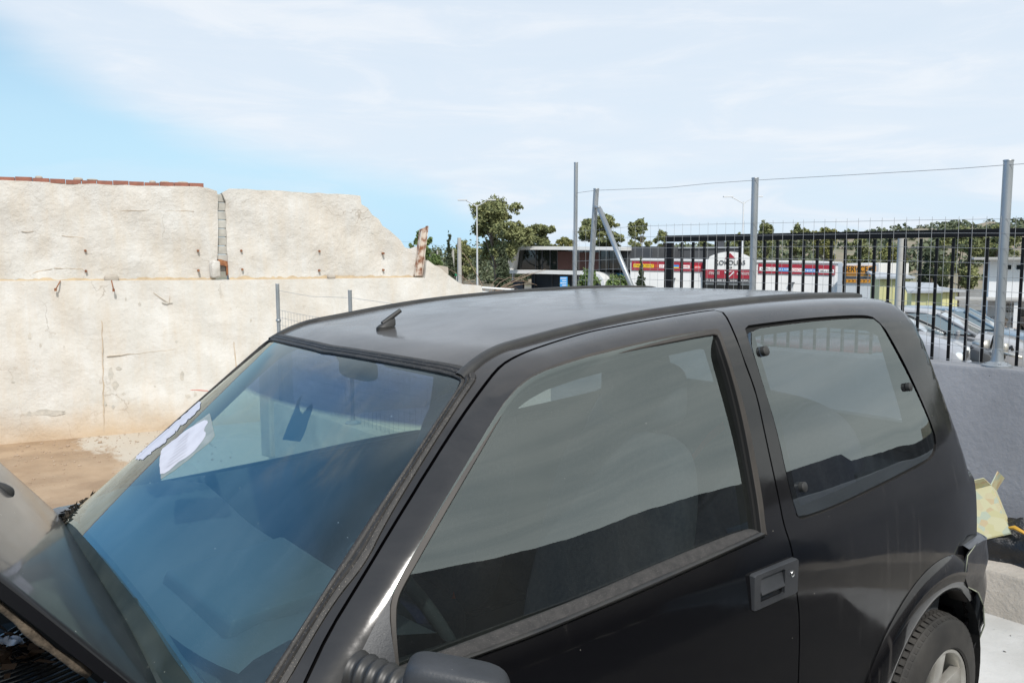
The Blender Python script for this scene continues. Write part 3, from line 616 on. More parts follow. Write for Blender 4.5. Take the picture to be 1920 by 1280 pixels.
# --- wheels
def wheel(cx,s,cz,R=.268):
    t=MB(); t.s=True; o=.742; c=(cx,0,cz); n=120
    pr=[(.172,.0),(.178,.006),(.200,.004),(.232,-.001),(.250,-.007),(.260,-.014),(.2665,-.026),(R-.007,-.040),(R-.007,-.110),(.2665,-.13),(.255,-.143),(.22,-.15),(.172,-.145)]
    t.lathe([(r,o-.0+h) for r,h in pr],(cx,0,cz),'y',n); t.v=[(v[0],s*v[1],v[2]) for v in t.v]
    ty=t.build('tyre',M['tyre'],None,False,smooth=30)
    b=MB()
    for k in range(66):
        a=2*math.pi*k/66
        for (y0,y1,da) in ((-.006,-.044,.0),(-.05,-.098,.5),(-.104,-.14,.2)):
            a_=a+da*2*math.pi/66; ca,sa=math.cos(a_),math.sin(a_); rr=R+.003
            hw=.0088; yy0,yy1=o+y0-.006,o+y1; r0_=rr-(.010 if y0==-.006 else 0)
            P=[]
            for (y,r) in ((yy0,r0_),(yy1,rr)):
                for tw in (-hw,hw):
                    P.append((cx+r*ca-tw*sa,s*y,cz+r*sa+tw*ca)); P.append((cx+(r-.02)*ca-tw*sa,s*y,cz+(r-.02)*sa+tw*ca))
            b.add(P,[(0,2,6,4),(0,1,3,2),(4,6,7,5),(0,4,5,1),(2,3,7,6)])
    tr=b.mesh('tread')
    # raised lettering-like bars on the sidewall
    r=MB(); r.s=True; r.lathe([(.172,o-.006),(.168,o-.001),(.160,o-.002),(.155,o-.012),(.150,o-.05),(.150,o-.14)],(cx,0,cz),'y',64)
    r.v=[(v[0],s*v[1],v[2]) for v in r.v]; ri=r.build('rim',M['alloy'],None,False,smooth=35)
    sp=MB()
    for k in range(5):
        a=math.radians(72*k+20); ca,sa=math.cos(a),math.sin(a)
        for (r0_,r1_,w0,w1) in ((.03,.155,.024,.030),):
            P=[(r0_,-w0,o-.020),(r0_,w0,o-.020),(r1_,w1,o-.010),(r1_,-w1,o-.010)]
            V=[(cx+x*ca-t_*sa,s*y,cz+x*sa+t_*ca) for x,t_,y in P]+[(cx+x*ca-t_*sa,s*(y-.028),cz+x*sa+t_*ca) for x,t_,y in P]
            sp.add(V,[(0,1,2,3),(7,6,5,4),(0,4,5,1),(1,5,6,2),(2,6,7,3),(3,7,4,0)])
    sp.lathe([(0,o-.008),(.030,o-.008),(.042,o-.016),(.045,o-.04)],(cx,0,cz),'y',30) if s>0 else sp.lathe([(0,-o+.008),(.030,-o+.008),(.042,-o+.016),(.045,-o+.04)],(cx,0,cz),'y',30)
    d=MB(); d.lathe([(0,s*(o-.085)),(.15,s*(o-.085))],(cx,0,cz),'y',30)
    return ty,tr,ri,sp,d
wheels=[]
for cx,cz in ((-.225,.197),(2.03,.197)):
    for s in (1,-1):
        wt=bpy.data.objects.new('wheel',None); COL.objects.link(wt); wt.parent=car; wt.location=(cx-1.1,s*.67,cz-ZG); wt.empty_display_size=.1
        ty,tr,ri,sp,d=wheel(0,s,0)
        for o in (ty,ri): 
            o.parent=wt; o.matrix_parent_inverse=Matrix.Translation((0,-s*.67,0))
        for nm,me,mm in (('tread',tr,M['tyre']),):
            o=link(nm,me,mm,wt); o.matrix_parent_inverse=Matrix.Translation((0,-s*.67,0))
        o=sp.build('spokes',M['alloy'],wt,False,bevel=.0025,smooth=40); o.matrix_parent_inverse=Matrix.Translation((0,-s*.67,0))
        o=d.build('brake_drum',M['dark'],wt); o.matrix_parent_inverse=Matrix.Translation((0,-s*.67,0))
# --- bumpers
def bumper(name,path,prof,m,dmg=0):
    # path: list of (x,y) around the car, prof: list of (out,z)
    b=MB(); b.s=True; P=resamp(chaik(path,2),n=60); T_=np.gradient(P,axis=0); T_/=np.linalg.norm(T_,axis=1,keepdims=True); Nn=np.stack([T_[:,1],-T_[:,0]],-1)
    V=[];n=len(P)
    for o,z in prof:
        for k in range(n):
            j=0
            V.append((P[k,0]+Nn[k,0]*(o+j),P[k,1]+Nn[k,1]*(o+j),z))
    b.add(V,[(i*n+j,i*n+j+1,(i+1)*n+j+1,(i+1)*n+j) for i in range(len(prof)-1) for j in range(n-1)])
    o=b.build(name,m,car,True,smooth=45); sd_=o.modifiers.new('t','SOLIDIFY'); sd_.thickness=.004; return o
M['bumper']=mat('scuffed_bumper_paint',(.012,.012,.014),.28,coat=.8,col2=(.03,.03,.035),scale=6,speck=[(15,.05,(.3,.33,.28))],bump=.002,bscale=12)
def yb(x,z): return .750+.007*np.sin((z-.25)/.42*math.pi)-.20*np.clip((-x-.455)/.125,0,1)**2.3
def Fb(x,y,z): return np.abs(y)-yb(x,z)
def S_b(u,v): return np.stack([u,yb(u,v),v],-1)
bo=[(-.322,.548),(-.310,.60),(-.325,.648),(-.38,.668),(-.53,.668),(-.578,.66),(-.582,.50),(-.575,.30),(-.55,.235),(-.515,.235),(-.510,.30),(-.485,.38),(-.445,.46),(-.40,.515)]
bo=chaik(bo,1,True)
for s in (1,-1):
    sidep=panel('bumper_corner',np.array(bo),[],S_b,Fb,M['bumper'],car,step=.012,t=.004,side=s,disp=(lambda X:.006*np.sin(X[:,0]*60+X[:,2]*25)*np.sin(X[:,2]*38)) if s>0 else None)
b=MB(); b.s=True; V=[]; ys=np.linspace(-.557,.557,30); pf=[(-.50,.672),(-.56,.670),(-.580,.655),(-.584,.60),(-.582,.45),(-.576,.30),(-.55,.235)]
for x,z in pf: V+=[(x-.012*(1-(y/.557)**2),y,z) for y in ys]
b.add(V,[(i*30+j,i*30+j+1,(i+1)*30+j+1,(i+1)*30+j) for i in range(6) for j in range(29)]); b.build('rear_bumper',M['bumper'],car,True,smooth=50)
b=MB(); b.s=True
for s in (1,-1):
    b=MB(); b.s=True; xs=np.linspace(-.34,-.578,16); V=[]
    for x in xs: V+=[(x,s*float(yb(x,.66)),.664),(x,s*(float(yb(x,.66))-.02),.672),(x,s*(float(yb(x,.66))-.10),.670)]
    b.add(V,[(3*i+k,3*i+3+k,3*i+4+k,3*i+1+k) for i in range(15) for k in (0,1)]); b.build('bumper_top',M['bumper'],car,True,smooth=50)
M['edge']=mat('torn_bumper_edge',(.30,.32,.24),.6)
e=MB(); e.s=True; e.tube([(x,float(yb(x,z))+.002,z) for x,z in ((-.330,.548),(-.40,.514),(-.446,.459),(-.486,.379),(-.511,.299),(-.516,.237))],[.001,.0025,.002,.0025,.002,.001],6); e.build('torn_edge',M['edge'],car,True)
e=MB(); e.s=True; e.tube([(x,float(yb(x,z))+.001,z) for x,z in ((-.312,.60),(-.326,.648),(-.38,.668))],[.001,.0018,.001],6); e.build('torn_edge',M['edge'],car,True)
fb=[(2.40,-.735),(2.60,-.72),(2.76,-.66),(2.84,-.5),(2.87,0),(2.84,.5),(2.76,.66),(2.60,.72),(2.40,.735)]
bumper('front_bumper',fb,[(-.06,.56),(-.01,.57),(.0,.54),(.004,.40),(-.01,.24),(-.05,.20)],M['bumper'])
# --- tail with rear window opening
def tl(y,z): return (y,z)
tz=[.20,.5,.8,1.0,1.2,1.34,1.40]
tail=[(float(bW(bTL(z),z))-.035,z) for z in tz]+[(.50,1.424)]
tailf=tail+[(-y,z) for y,z in tail[::-1]]
rw=[(-.50,1.02),(.50,1.02),(.46,1.33),(-.46,1.33)]
panel('tailgate',[np.array(q) for q in tailf],[np.array(rw)],S_tail,Fc,M['paint'],car,step=.05,t=.02)
panel('rear_window',np.array(rw),[],S_tail,Fc,M['rearglass'],car,step=.06,t=0,off=-.004,back=False)
# strip closing roof to tail
b=MB(); b.s=True; ys=np.linspace(-.52,.52,40); A=S_top(np.full(40,XE),ys); rows=[A]
for zz in (1.0,): pass
V=[]
for k in range(9):
    f=k/8; ang=f*math.pi/2
    V.append(np.stack([XE-.045*math.sin(ang)*np.ones(40)+0*ys,ys,A[:,2]-.022*(1-math.cos(ang))-.0],-1))
VV=np.vstack(V); b.add(VV,[(i*40+j,i*40+j+1,(i+1)*40+j+1,(i+1)*40+j) for i in range(8) for j in range(39)]); b.build('roof_edge',M['paint'],car,True,smooth=60)
for s in (1,-1):
    b=MB(); b.s=True; e=[ML[-1],MU[-1]]
# --- antenna
P=S_top(np.array([1.235]),np.array([.02]))[0]
a=MB(); a.s=True; n=24
def fin(b,c,rows):
    V=[]
    for (x0,x1,hw,z) in rows:
        for k in range(n):
            t=2*math.pi*k/n; cx=(x0+x1)/2; rx=(x1-x0)/2; V.append((c[0]+cx+rx*math.cos(t),c[1]+hw*math.sin(t),c[2]+z))
    m=len(rows); b.add(V,[(i*n+j,i*n+(j+1)%n,(i+1)*n+(j+1)%n,(i+1)*n+j) for i in range(m-1) for j in range(n)]+[tuple((m-1)*n+j for j in range(n))])

P=S_top(np.array([1.262]),np.array([.0]))[0]
fin(a,P,[(-.024,.029,.014,-.003),(-.024,.029,.014,.005)]); a.build('antenna',M['trim'],car,True,smooth=40)
P0_=P; a=MB(); a.s=True; fin(a,P,[(-.022,.028,.013,.006),(-.025,.023,.012,.010),(-.025,.010,.009,.017),(-.025,.000,.006,.023),(-.023,-.008,.003,.027)])
a.tube([P+(.012,0,.014),P+(-.010,0,.027),P+(-.040,0,.045)],[.006,.0065,.0055],10); a.build('antenna_mast',M['trim'],car,True,smooth=50)
# --- bonnet, swung up on its rear hinges
HB=np.array((1.935,0,.918)); HA=R_(50); ex_=np.array((math.cos(HA),0,math.sin(HA))); en_=np.array((-math.sin(HA),0,math.cos(HA)))
def hood_pt(u,y,o=0.): # u forward along bonnet
    bow=.012*(1-(y/.6)**2)-.006*(abs(y)/.6)**10+.012*math.sin(math.pi*min(1,u/.8))-.02*(u/.8)**3
    x0=0
    return HB+ex_*u+np.array((.052*(y+.6)/1.2-.006,y,-.0))+en_*(bow+o)
b=MB(); b.s=True; nu,nv=30,50; W_=.612; us=np.linspace(0,.80,nu); 
rows=[]
for i,u in enumerate(us):
    ww=W_-.05*(u/.8)**2
    ys=np.linspace(-ww,ww,nv); rows.append([hood_pt(u,y) for y in ys])
V=[p for r in rows for p in r]; b.add(V,[(i*nv+j,i*nv+j+1,(i+1)*nv+j+1,(i+1)*nv+j) for i in range(nu-1) for j in range(nv-1)])
hood=b.build('bonnet',M['hoodpaint'],car,True,smooth=60)
sd_=hood.modifiers.new('t','SOLIDIFY'); sd_.thickness=.003; sd_.offset=0
b=MB()
def flng(a,b_,d=.026,t=.01):
    pass
for s in (1,-1):
    V=[];n=nu
    for u in us:
        ww=W_-.05*(u/.8)**2
        p=hood_pt(u,s*ww); q=p-en_*.014+np.array((0,s*.003,0)); r=q+np.array((0,-s*.012,0)); V+=[p,q,r]
    b.s=True; b.add(V,[(3*i+k,3*i+3+k,3*i+4+k,3*i+1+k) for i in range(n-1) for k in (0,1)])
V=[]
for y in np.linspace(-W_,W_,nv): p=hood_pt(0,y); q=p-en_*.018; r=q+ex_*.05; V+=[p,q,r]
b.add(V,[(3*i+k,3*i+3+k,3*i+4+k,3*i+1+k) for i in range(nv-1) for k in (0,1)])
b.build('bonnet_flange',M['hoodpaint'],hood,True,smooth=30)
# inner frame of the bonnet
b=MB(); 
for s in (1,-1):
    V=[]
    for u in np.linspace(.02,.78,20): V.append(hood_pt(u,s*.52)-en_*.03)
    b.tube(V,.018,6)
b.tube([hood_pt(.05,y)-en_*.03 for y in np.linspace(-.5,.5,20)],.016,6); b.build('bonnet_frame',M['dark'],hood,True)
# washer jet
P=hood_pt(.245,-.03,.0); b=MB(); b.s=True
fr=[ex_,np.array((0,1.,0)),en_]
for (x0,x1,hw,z) in [(-.02,.026,.011,0),(-.018,.022,.010,.005),(-.013,.010,.006,.010),(-.008,.0,.002,.012)]:
    for k in range(16):
        t=2*math.pi*k/16; b.v.append(tuple(P+fr[0]*((x0+x1)/2+(x1-x0)/2*math.cos(t))+fr[1]*hw*math.sin(t)+fr[2]*z))
b.f=[(i*16+j,i*16+(j+1)%16,(i+1)*16+(j+1)%16,(i+1)*16+j) for i in range(3) for j in range(16)]; b.m=[0]*len(b.f); b.sm=[True]*len(b.f)
b.build('washer_jet',M['trim'],hood,True,smooth=50)
# rubber stop and dusty weather strip under the driver-side edge
P=hood_pt(.085,.592)-en_*.016; b=MB(); b.s=True; b.lathe([(0,.004),(.010,.004),(.013,.0),(.016,-.002),(.016,-.012)],(0,0,0),'z',20)
q2=Vector((-.25,.95,.2)).to_track_quat('Z','Y'); b.v=[tuple(q2@Vector(v)+Vector(P+np.array((0,.014,0)))) for v in b.v]; b.build('rubber_stop',M['trim'],hood,True,smooth=40)
M['dusty']=mat('dusty_weather_strip',(.07,.055,.04),.95,col2=(.16,.125,.09),scale=70,bump=.004,bscale=120)
b=MB(); b.s=True; b.tube([hood_pt(u,.585)-en_*(.030+.002*math.sin(u*40)) for u in np.linspace(.12,.75,30)],[.006+.0015*math.sin(k*1.7) for k in range(30)],8); b.build('weather_strip',M['dusty'],hood,True)
# --- engine bay: inner panels, ribbed air box, leaves, cowl
b=MB(); b.bx((1.97,-.56,.62),(2.68,.56,.64)); b.bx((1.96,-.575,.30),(1.985,.575,.86)); b.bx((1.97,.555,.45),(2.66,.575,.84)); b.bx((1.97,-.575,.45),(2.66,-.555,.84)); b.build('engine_bay',M['interior'],car,True,bevel=.004)
M['bayplastic']=mat('glossy_black_plastic',(.012,.012,.013),.22,spec=.6,col2=(.03,.028,.025),scale=7)
c0=np.array((2.135,-.08,.832)); b=MB(); b.s=True
for k in range(17):
    r=.07+.0185*k; pts=[c0+np.array((-r*math.sin(a),r*math.cos(a),.010*math.sin(a*2))) for a in np.linspace(R_(-12),R_(62),16)]
    b.tube(pts,.0058,6)
rb=b.build('air_vent_grille',M['bayplastic'],car,True,smooth=60)
b=MB(); b.bx((1.99,-.12,.79),(2.25,.36,.822)); b.build('vent_tray',M['dark'],rb,True,bevel=.004)
b=MB(); b.s=True; superbox(b,(2.42,-.05,.72),(.16,.20,.10),.3); b.build('air_box',M['bayplastic'],car,True,smooth=60)
b=MB(); b.box((2.45,.40,.73),(.18,.22,.17)); b.build('battery',M['plastic'],car,True,bevel=.008)
# --- cowl panel below the glass
b=MB(); b.s=True; V=[]
ysx=np.linspace(-.575,.575,40); xbq=np.array(xb)[::-1]
for y in ysx:
    x=float(np.interp(abs(y),xbq[:,1],xbq[:,0])); zt=float(S_top(np.array([x]),np.array([y]))[0,2])
    V+=[(x-.012,y,zt+.003),(x+.004,y,zt-.010),(x+.022,y,min(zt-.028,.925)),(x+.085,y,.888),(x+.09,y,.84)]
b.add(V,[(5*i+k,5*i+5+k,5*i+6+k,5*i+1+k) for i in range(39) for k in range(4)])
M['cowl']=mat('dusty_green_black_cowl',(.016,.024,.022),.5,col2=(.035,.045,.040),scale=10,speck=[(60,.07,(.22,.23,.2))])
cw=b.build('cowl_panel',M['cowl'],car,True,smooth=40)
b=MB()
for y in (.34,.30): b=MB(); b.box((1.985,y,.906),(.020,.017,.006),Matrix.Rotation(.5,3,'Y')); b.build('cowl_slot',M['dark'],cw,True)
# --- cabin
b=MB(); b.bx((-.36,-.66,.17),(1.9,.66,.20)); b.bx((1.86,-.62,.2),(1.88,.62,.86)); b.bx((-.40,-.64,.2),(-.38,.64,.90)); b.build('cabin_floor',M['interior'],car,True)
b=MB(); b.s=True; V=[];xs=np.linspace(-.18,1.33,30); ys=np.linspace(-.50,.50,22)
for x in xs: V+=list(S_top(np.full(22,x),ys)-(0,0,.028))
b.add(V,[(i*22+j,i*22+j+1,(i+1)*22+j+1,(i+1)*22+j) for i in range(29) for j in range(21)]); M['liner']=mat('grey_headliner',(.20,.20,.20),.95); b.build('headliner',M['liner'],car,True)
b=MB(); b.s=True
V=[]; pf=[(1.925,.915),(1.90,.93),(1.80,.945),(1.66,.930),(1.56,.905),(1.52,.86),(1.53,.74),(1.60,.60),(1.70,.45)]; ys=np.linspace(-.62,.62,24)
for x,z in pf:
    for y in ys*(.90 if x>1.7 else 1.): V.append((x-.03*(y/.6)**2-(.05*(abs(y)/.6)**4 if x>1.85 else 0),y,z+.004*math.sin(y*9)))
b.add(V,[(i*24+j,i*24+j+1,(i+1)*24+j+1,(i+1)*24+j) for i in range(8) for j in range(23)]); b.build('dashboard',M['dash'],car,True,smooth=50)
b=MB(); b.s=False; b.add([(1.60,.12,.965),(1.60,.45,.965),(1.84,.47,.962),(1.86,.16,.962),(1.58,.12,.82),(1.58,.45,.82),(1.86,.47,.90),(1.88,.16,.90)],[(0,1,2,3),(4,7,6,5),(0,4,5,1),(1,5,6,2),(2,6,7,3),(3,7,4,0)]); b.build('instrument_hood',M['dash'],car,True,bevel=.012,smooth=40)
# steering wheel
b=MB(); b.s=True; sc_=np.array((1.42,.33,.80)); ax=Vector((-.90,0,.43)).to_track_quat('Z','Y')
b.tube([tuple(Vector(sc_)+ax@Vector((.18*math.cos(t),.18*math.sin(t),0))) for t in np.linspace(0,2*math.pi,49)],.014,10,False)
for t in (0.2,math.pi-.2,math.pi*1.5): b.tube([tuple(Vector(sc_)+ax@Vector((.05*math.cos(t),.05*math.sin(t),-.02))),tuple(Vector(sc_)+ax@Vector((.175*math.cos(t),.175*math.sin(t),0)))],.012,8)
b.tube([tuple(Vector(sc_)+ax@Vector((0,0,.0))),tuple(sc_+np.array((.16,0,-.08)))],[.055,.035],16); b.build('steering_wheel',M['interior'],car,True,smooth=60)
def seat(x,y,rear=False):
    hw=.235 if not rear else .60
    st=bpy.data.objects.new('front_seat' if not rear else 'rear_seat',None); COL.objects.link(st); st.parent=car; st.location=(x-1.1,y,.3-ZG); st.empty_display_size=.1
    def P(b,nm,sm=60): 
        b.v=[(v[0]-x,v[1]-y,v[2]-.3) for v in b.v]; return b.build(nm,M['seat'],st,smooth=sm)
    b=MB(); b.s=True; superbox(b,(x+.12,y,.48),(.25,hw,.08),.45); P(b,'seat_cushion')
    def rec(p): return np.array((p[0]-.42*p[2]*.6-.0,p[1]*(1-.12*(p[2]/.32)),p[2]))
    b=MB(); b.s=True; superbox(b,(x-.20,y,.80),(.07,hw,.32),.45,shape=rec); P(b,'seat_back')
    if not rear:
        b=MB(); b.s=True; superbox(b,(x-.315,y,1.215),(.045,.13,.085),.5); P(b,'headrest')
        for d in (-.05,.05): b=MB(); b.tube([(x-.29,y+d,1.05),(x-.315,y+d,1.2)],.006,6); P(b,'headrest_rod')
seat(1.02,.35); seat(1.02,-.35); seat(.22,0,True)
b=MB(); b.bx((-.36,-.58,.905),(.02,.58,.925)); b.build('parcel_shelf',M['interior'],car,True,bevel=.005)
for s in (1,-1):
    b=MB(); b.s=True
    for x0_,x1_ in ((.62,1.75),(-.33,.56)):
        xs=np.linspace(x0_,x1_,14); n=14; V=[]
        for z in (.22,.5,.70,.88): V+=[(x,s*(float(bW(x,z))-.055),z) for x in xs]
        V+=[(x,s*(float(bW(x,.915))-.03),.915) for x in xs]
        b.add(V,[(i*n+j,i*n+j+1,(i+1)*n+j+1,(i+1)*n+j) for i in range(4) for j in range(n-1)])
    b.build('door_card',M['interior'],car,True,smooth=40)
    b=MB(); b.s=True; b.tube([(.60,s*.60,1.30),(.57,s*.645,.95),(.60,s*.66,.35)],.003,6)
    V=[]; 
    for (x,y,z) in [(.60,.575,1.33),(.585,.60,1.22),(.62,.50,1.12),(.78,.30,.75),(.98,.16,.52)]: V+=[(x,s*y,z),(x-.012,s*(y-.02),z-.038)]
    b.add(V,[(2*i,2*i+2,2*i+3,2*i+1) for i in range(4)]); b.build('seat_belt',M['belt'],car,True,smooth=60)
# interior mirror and sun visor
b=MB(); b.s=True; superbox(b,(1.345,.0,1.295),(.016,.085,.026),.5); b.tube([(1.40,0,1.34),(1.37,0,1.29)],.008,8); b.build('interior_mirror',M['interior'],car,True,smooth=60)
for s in (1,-1):
    b=MB(); b.s=True; superbox(b,(1.30,s*.30,1.325),(.065,.17,.010),.35); b.build('sun_visor',M['interior'],car,True,smooth=60)
# --- paper stuck inside the windscreen, and a patch for its mirror image
def ws_poly(name,px,m,off,jit=0.0,th=.0006,parent=car):
    q=[]; p=[np.array(a,float) for a in px]
    for i in range(len(p)):
        a,b_=p[i],p[(i+1)%len(p)]; k=max(1,int(np.linalg.norm(b_-a)/3.2))
        for j in range(k):
            c=a+(b_-a)*j/k
            q.append(c+(np.array([random.uniform(-1,1),random.uniform(-1,1)])*jit if jit and 0<j else 0))
    H=np.array([hit(a,b_,Fc)[:2] for a,b_ in q]); return panel(name,H,[],S_top,Fc,m,parent,step=.02,t=0,off=off,back=False)
M['paper']=mat('torn_white_paper',(.60,.60,.66),.8,col2=(.52,.52,.58),scale=25)
M['glue']=mat('glue_residue',(.30,.33,.32),.6,col2=(.2,.24,.23),scale=30)
M['ink']=mat('grey_print',(.45,.45,.50),.8)
stk=ws_poly('sticker_and_mirror',[(301,889),(301,848),(308,840),(342,812),(360,800),(384,788),(392,790),(383,808),(389,812),(380,830),(362,850),(345,862),(330,872),(322,882)],M['paper'],.0016,1.5)
ws_poly('glue_patch',[(302,898),(303,846),(340,815),(394,774),(404,820),(370,848),(330,880)],M['glue'],.0010,.8)
for k in range(7):
    f=k/7; a=np.array((312+f*6,868-f*10)); 
    x0,y0=308+4*k,880-8*k; 
    ws_poly('print_line',[(x0,y0),(x0+46-3*k,y0-31+k),(x0+46-3*k,y0-30+k),(x0,y0+1.1)],M['ink'],.0022,parent=stk)
ws_poly('sticker_and_mirror',[(254,862),(262,850),(300,815),(340,783),(372,752),(378,755),(372,770),(350,790),(325,815),(300,838),(270,860)],M['paper'],.0016,2.4)  # white patch put in for the sticker's reflection at the glass edge
M['tape']=mat('dark_tape_residue',(.02,.035,.06),.7)
ws_poly('tape_patch',[(528,822),(564,826),(576,790),(587,756),(582,752),(566,775),(558,762),(566,738),(560,740)],M['tape'],-.003,.6)
# dead leaves and litter in the cowl corner
LA=pz(108,990,.925); LB=pz(168,936,.925)
M['leaf']=mat('dead_leaves',(.06,.045,.03),.9,col2=(.018,.017,.016),scale=30)
b=MB()
for k in range(420):
    f_=random.random(); c=np.array(LA*(1-f_)+LB*f_)+np.array((random.gauss(0,.006),random.gauss(0,.010),random.gauss(0,.006)-.004)); l=random.uniform(.008,.03); d=Vector((random.uniform(-1,1),random.uniform(-1,1),random.uniform(-.5,.6))).normalized(); e=d.orthogonal().normalized()
    b.add([c,c+np.array(d*l*.5+e*l*.22),c+np.array(d*l),c+np.array(d*l*.5-e*l*.2)],[(0,1,2,3)])
o=b.build('leaf_litter',M['leaf'],None); tag(o,'dark dead leaves caught in the corner between bonnet and windscreen','leaves',None,'stuff')
b=MB()
for k in range(60):
    c=np.array((2.115+random.uniform(-.03,.03),.10+random.uniform(-.08,.08),.845+random.uniform(0,.02))); l=random.uniform(.015,.05); d=Vector((random.uniform(-1,1),random.uniform(-1,1),random.uniform(-.2,.3))).normalized(); e=d.orthogonal().normalized()
    b.add([c,c+np.array(d*l*.5+e*l*.3),c+np.array(d*l),c+np.array(d*l*.5-e*l*.3)],[(0,1,2,3)])
M['leaf2']=mat('brown_leaves',(.16,.09,.05),.9,col2=(.07,.04,.025),scale=8)
o=b.build('dry_leaves',M['leaf2'],None); tag(o,'brown dry leaves lying on the ribbed grille under the bonnet','leaves',None,'stuff')
b=MB(); b.s=True; c=np.array((2.118,.09,.862)); V=[]
for i in range(7):
    for j in range(5): V.append(c+.62*np.array((i*.011-.035+.004*math.sin(j*2.1),j*.012-.02+.006*math.sin(i*1.3),.010*math.sin(i*1.1+j*1.9)+.004*i)))
b.add(V,[(i*5+j,i*5+j+1,(i+1)*5+j+1,(i+1)*5+j) for i in range(6) for j in range(4)]); o=b.build('paper_scrap',M['paper'],None,smooth=60); tag(o,'crumpled white paper scrap among brown leaves on the ribbed grille','paper')
# ================================================================== the yard and its surroundings
def gh(x,y):
    # ground level: sunken yard, ramp up to the terrace, land falling away behind
    r=math.hypot(x,y); z=-1.0
    if x>-.95: z=max(z,min(ZG-.012,ZG-.012-.24*(-3.6-y))) if y<-3.6 else ZG-.012
    if x<-2.2 and y>-5: z=-.92
    if r>22: z=z-min(2.4,(r-22)*.07)
    return z
xs=sorted(set(list(np.arange(-14,8.01,.5))+[-.96,-.94]+[-x for x in (16,20,25,30,38,50,70,100,160,260,500,900,1600)]+[10,14,20,40,90,300,900,1600]))
ys=sorted(set(list(np.arange(-16,9.01,.5))+[-3.6]+[-y for y in (18,22,26,32,40,55,75,110,180,300,600,1000,1600)]+[12,20,40,90,300,900,1600]))
b=MB(); b.s=True; V=[(x,y,gh(x,y)) for x in xs for y in ys]; n=len(ys); b.add(V,[(i*n+j,i*n+j+1,(i+1)*n+j+1,(i+1)*n+j) for i in range(len(xs)-1) for j in range(n-1)])
def mud_extra(c,cur):
    n,l=c['n'],c['l']; w1=n.new('ShaderNodeTexWave'); w1.wave_type='RINGS'; w1.inputs['Scale'].default_value=.35; w1.inputs['Distortion'].default_value=11; w1.inputs['Detail'].default_value=3; w1.inputs['Detail Scale'].default_value=1.2
    mp=n.new('ShaderNodeMapping'); mp.inputs['Location'].default_value=(-.9,7.9,0); l.new(c['tc'].outputs['Object'],mp.inputs[0]); l.new(mp.outputs[0],w1.inputs['Vector'])
    f=math_n(n,l,'MULTIPLY',c['rg'](w1.outputs['Fac'],.35,.9,0,.6),c['rg'](c['nz'](1.1,8,.65),.42,.62,0,1)); cur=c['mix'](f,cur,(.20,.13,.08))
    # pale concrete showing beside the mud
    sx=n.new('ShaderNodeSeparateXYZ'); l.new(c['tc'].outputs['Object'],sx.inputs[0])
    d=math_n(n,l,'ADD',math_n(n,l,'MULTIPLY',sx.outputs[0],-1.),math_n(n,l,'MULTIPLY',c['nz'](1.5,8,.7,.5),1.6))
    f2=c['rg'](d,.85,1.0,0,1.); cur=c['mix'](f2,cur,(.48,.43,.36))
    far=math_n(n,l,'ADD',math_n(n,l,'MULTIPLY',sx.outputs[0],-1.),math_n(n,l,'MULTIPLY',sx.outputs[1],-.3)); f3=c['rg'](far,14.,24.,0,1.)
    cur=c['mix'](f3,cur,(.16,.15,.13))
    wet=c['rg'](c['nz'](.8,5,.5,.4),.45,.6,.85,.35); l.new(wet,c['b'].inputs['Roughness']); return cur
M['mud']=mat('wet_mud_and_concrete',(.40,.285,.185),.8,col2=(.29,.195,.12),scale=1.6,detail=10,bump=.006,bscale=14,extra=mud_extra)
o=b.build('ground',M['mud']); tag(o,'brown muddy yard floor reaching out to the road',None,None,'structure')
CURB=np.array([(-1.66,3.6),(-1.69,.31),(-.93,-3.9),(-.90,-6.05)])
b=MB(); poly=[(6.,3.4),(6.,-3.6),(-.86,-3.6),(-1.9,0.),(-2.1,0.3),(-2.1,3.4)]
b.prism(poly,-1.02,ZG)
b.add([(6,-3.6,ZG),(6,-7.4,-.985),(-.86,-7.4,-.985),(-.86,-3.6,ZG),(6,-3.6,-1.05),(6,-7.4,-1.06),(-.86,-7.4,-1.06),(-.86,-3.6,-1.05)],[(0,1,2,3),(3,2,6,7),(0,4,5,1),(1,5,6,2)])
M['floor']=mat('pale_concrete_floor',(.60,.59,.57),.85,col2=(.42,.41,.385),scale=2.2,detail=12,bump=.003,bscale=40,speck=[(7,.05,(.22,.17,.13)),(29,.06,(.35,.30,.26))])
o=b.build('terrace_pavement',M['floor']); tag(o,'pale concrete terrace floor beneath the black car',None,None,'structure')
b=MB(); b.add([(-3.,1.25,ZG+.004),(6,1.25,ZG+.004),(6,3.4,ZG+.004),(-3.,3.4,ZG+.004)],[(0,1,2,3)]) if False else b
b=MB(); b.s=True; V=[]; xx=np.linspace(-1.55,5.95,120)
for x in xx: V+=[(x,1.02+.05*math.sin(x*3.1)+.03*math.sin(x*8.3)+.9*max(0,-.9-x)/.65*.9,ZG+.004),(x,3.39,ZG+.004)]
b.add(V,[(2*i,2*i+2,2*i+3,2*i+1) for i in range(119)]); M['darkfloor']=mat('added_dark_floor',(.030,.029,.028),.7,col2=(.05,.047,.043),scale=6,bump=.004,bscale=120)  # unseen dark strip, added so the lower door mirrors something dark
o=b.build('dark_reflection_floor',M['darkfloor']); tag(o,'dark floor strip added out of view beside the driver side so the door reflects dark',None,None,'structure')
M['stone']=mat('yard_stones',(.42,.33,.25),.9,col2=(.30,.21,.14),scale=20)
b=MB(); b.s=True; g=random.Random(5)
for k in range(700):
    x=g.uniform(-1.6,3.2); y=-11.2+abs(g.gauss(0,1.5)); r=g.choice((.004,.005,.006,.008,.012))*(2.2 if g.random()<.04 else 1) ; superbox(b,(x,y,-1.0+r*.4),(r*g.uniform(.8,1.6),r,r*.7),.8,nu=7,nv=4)
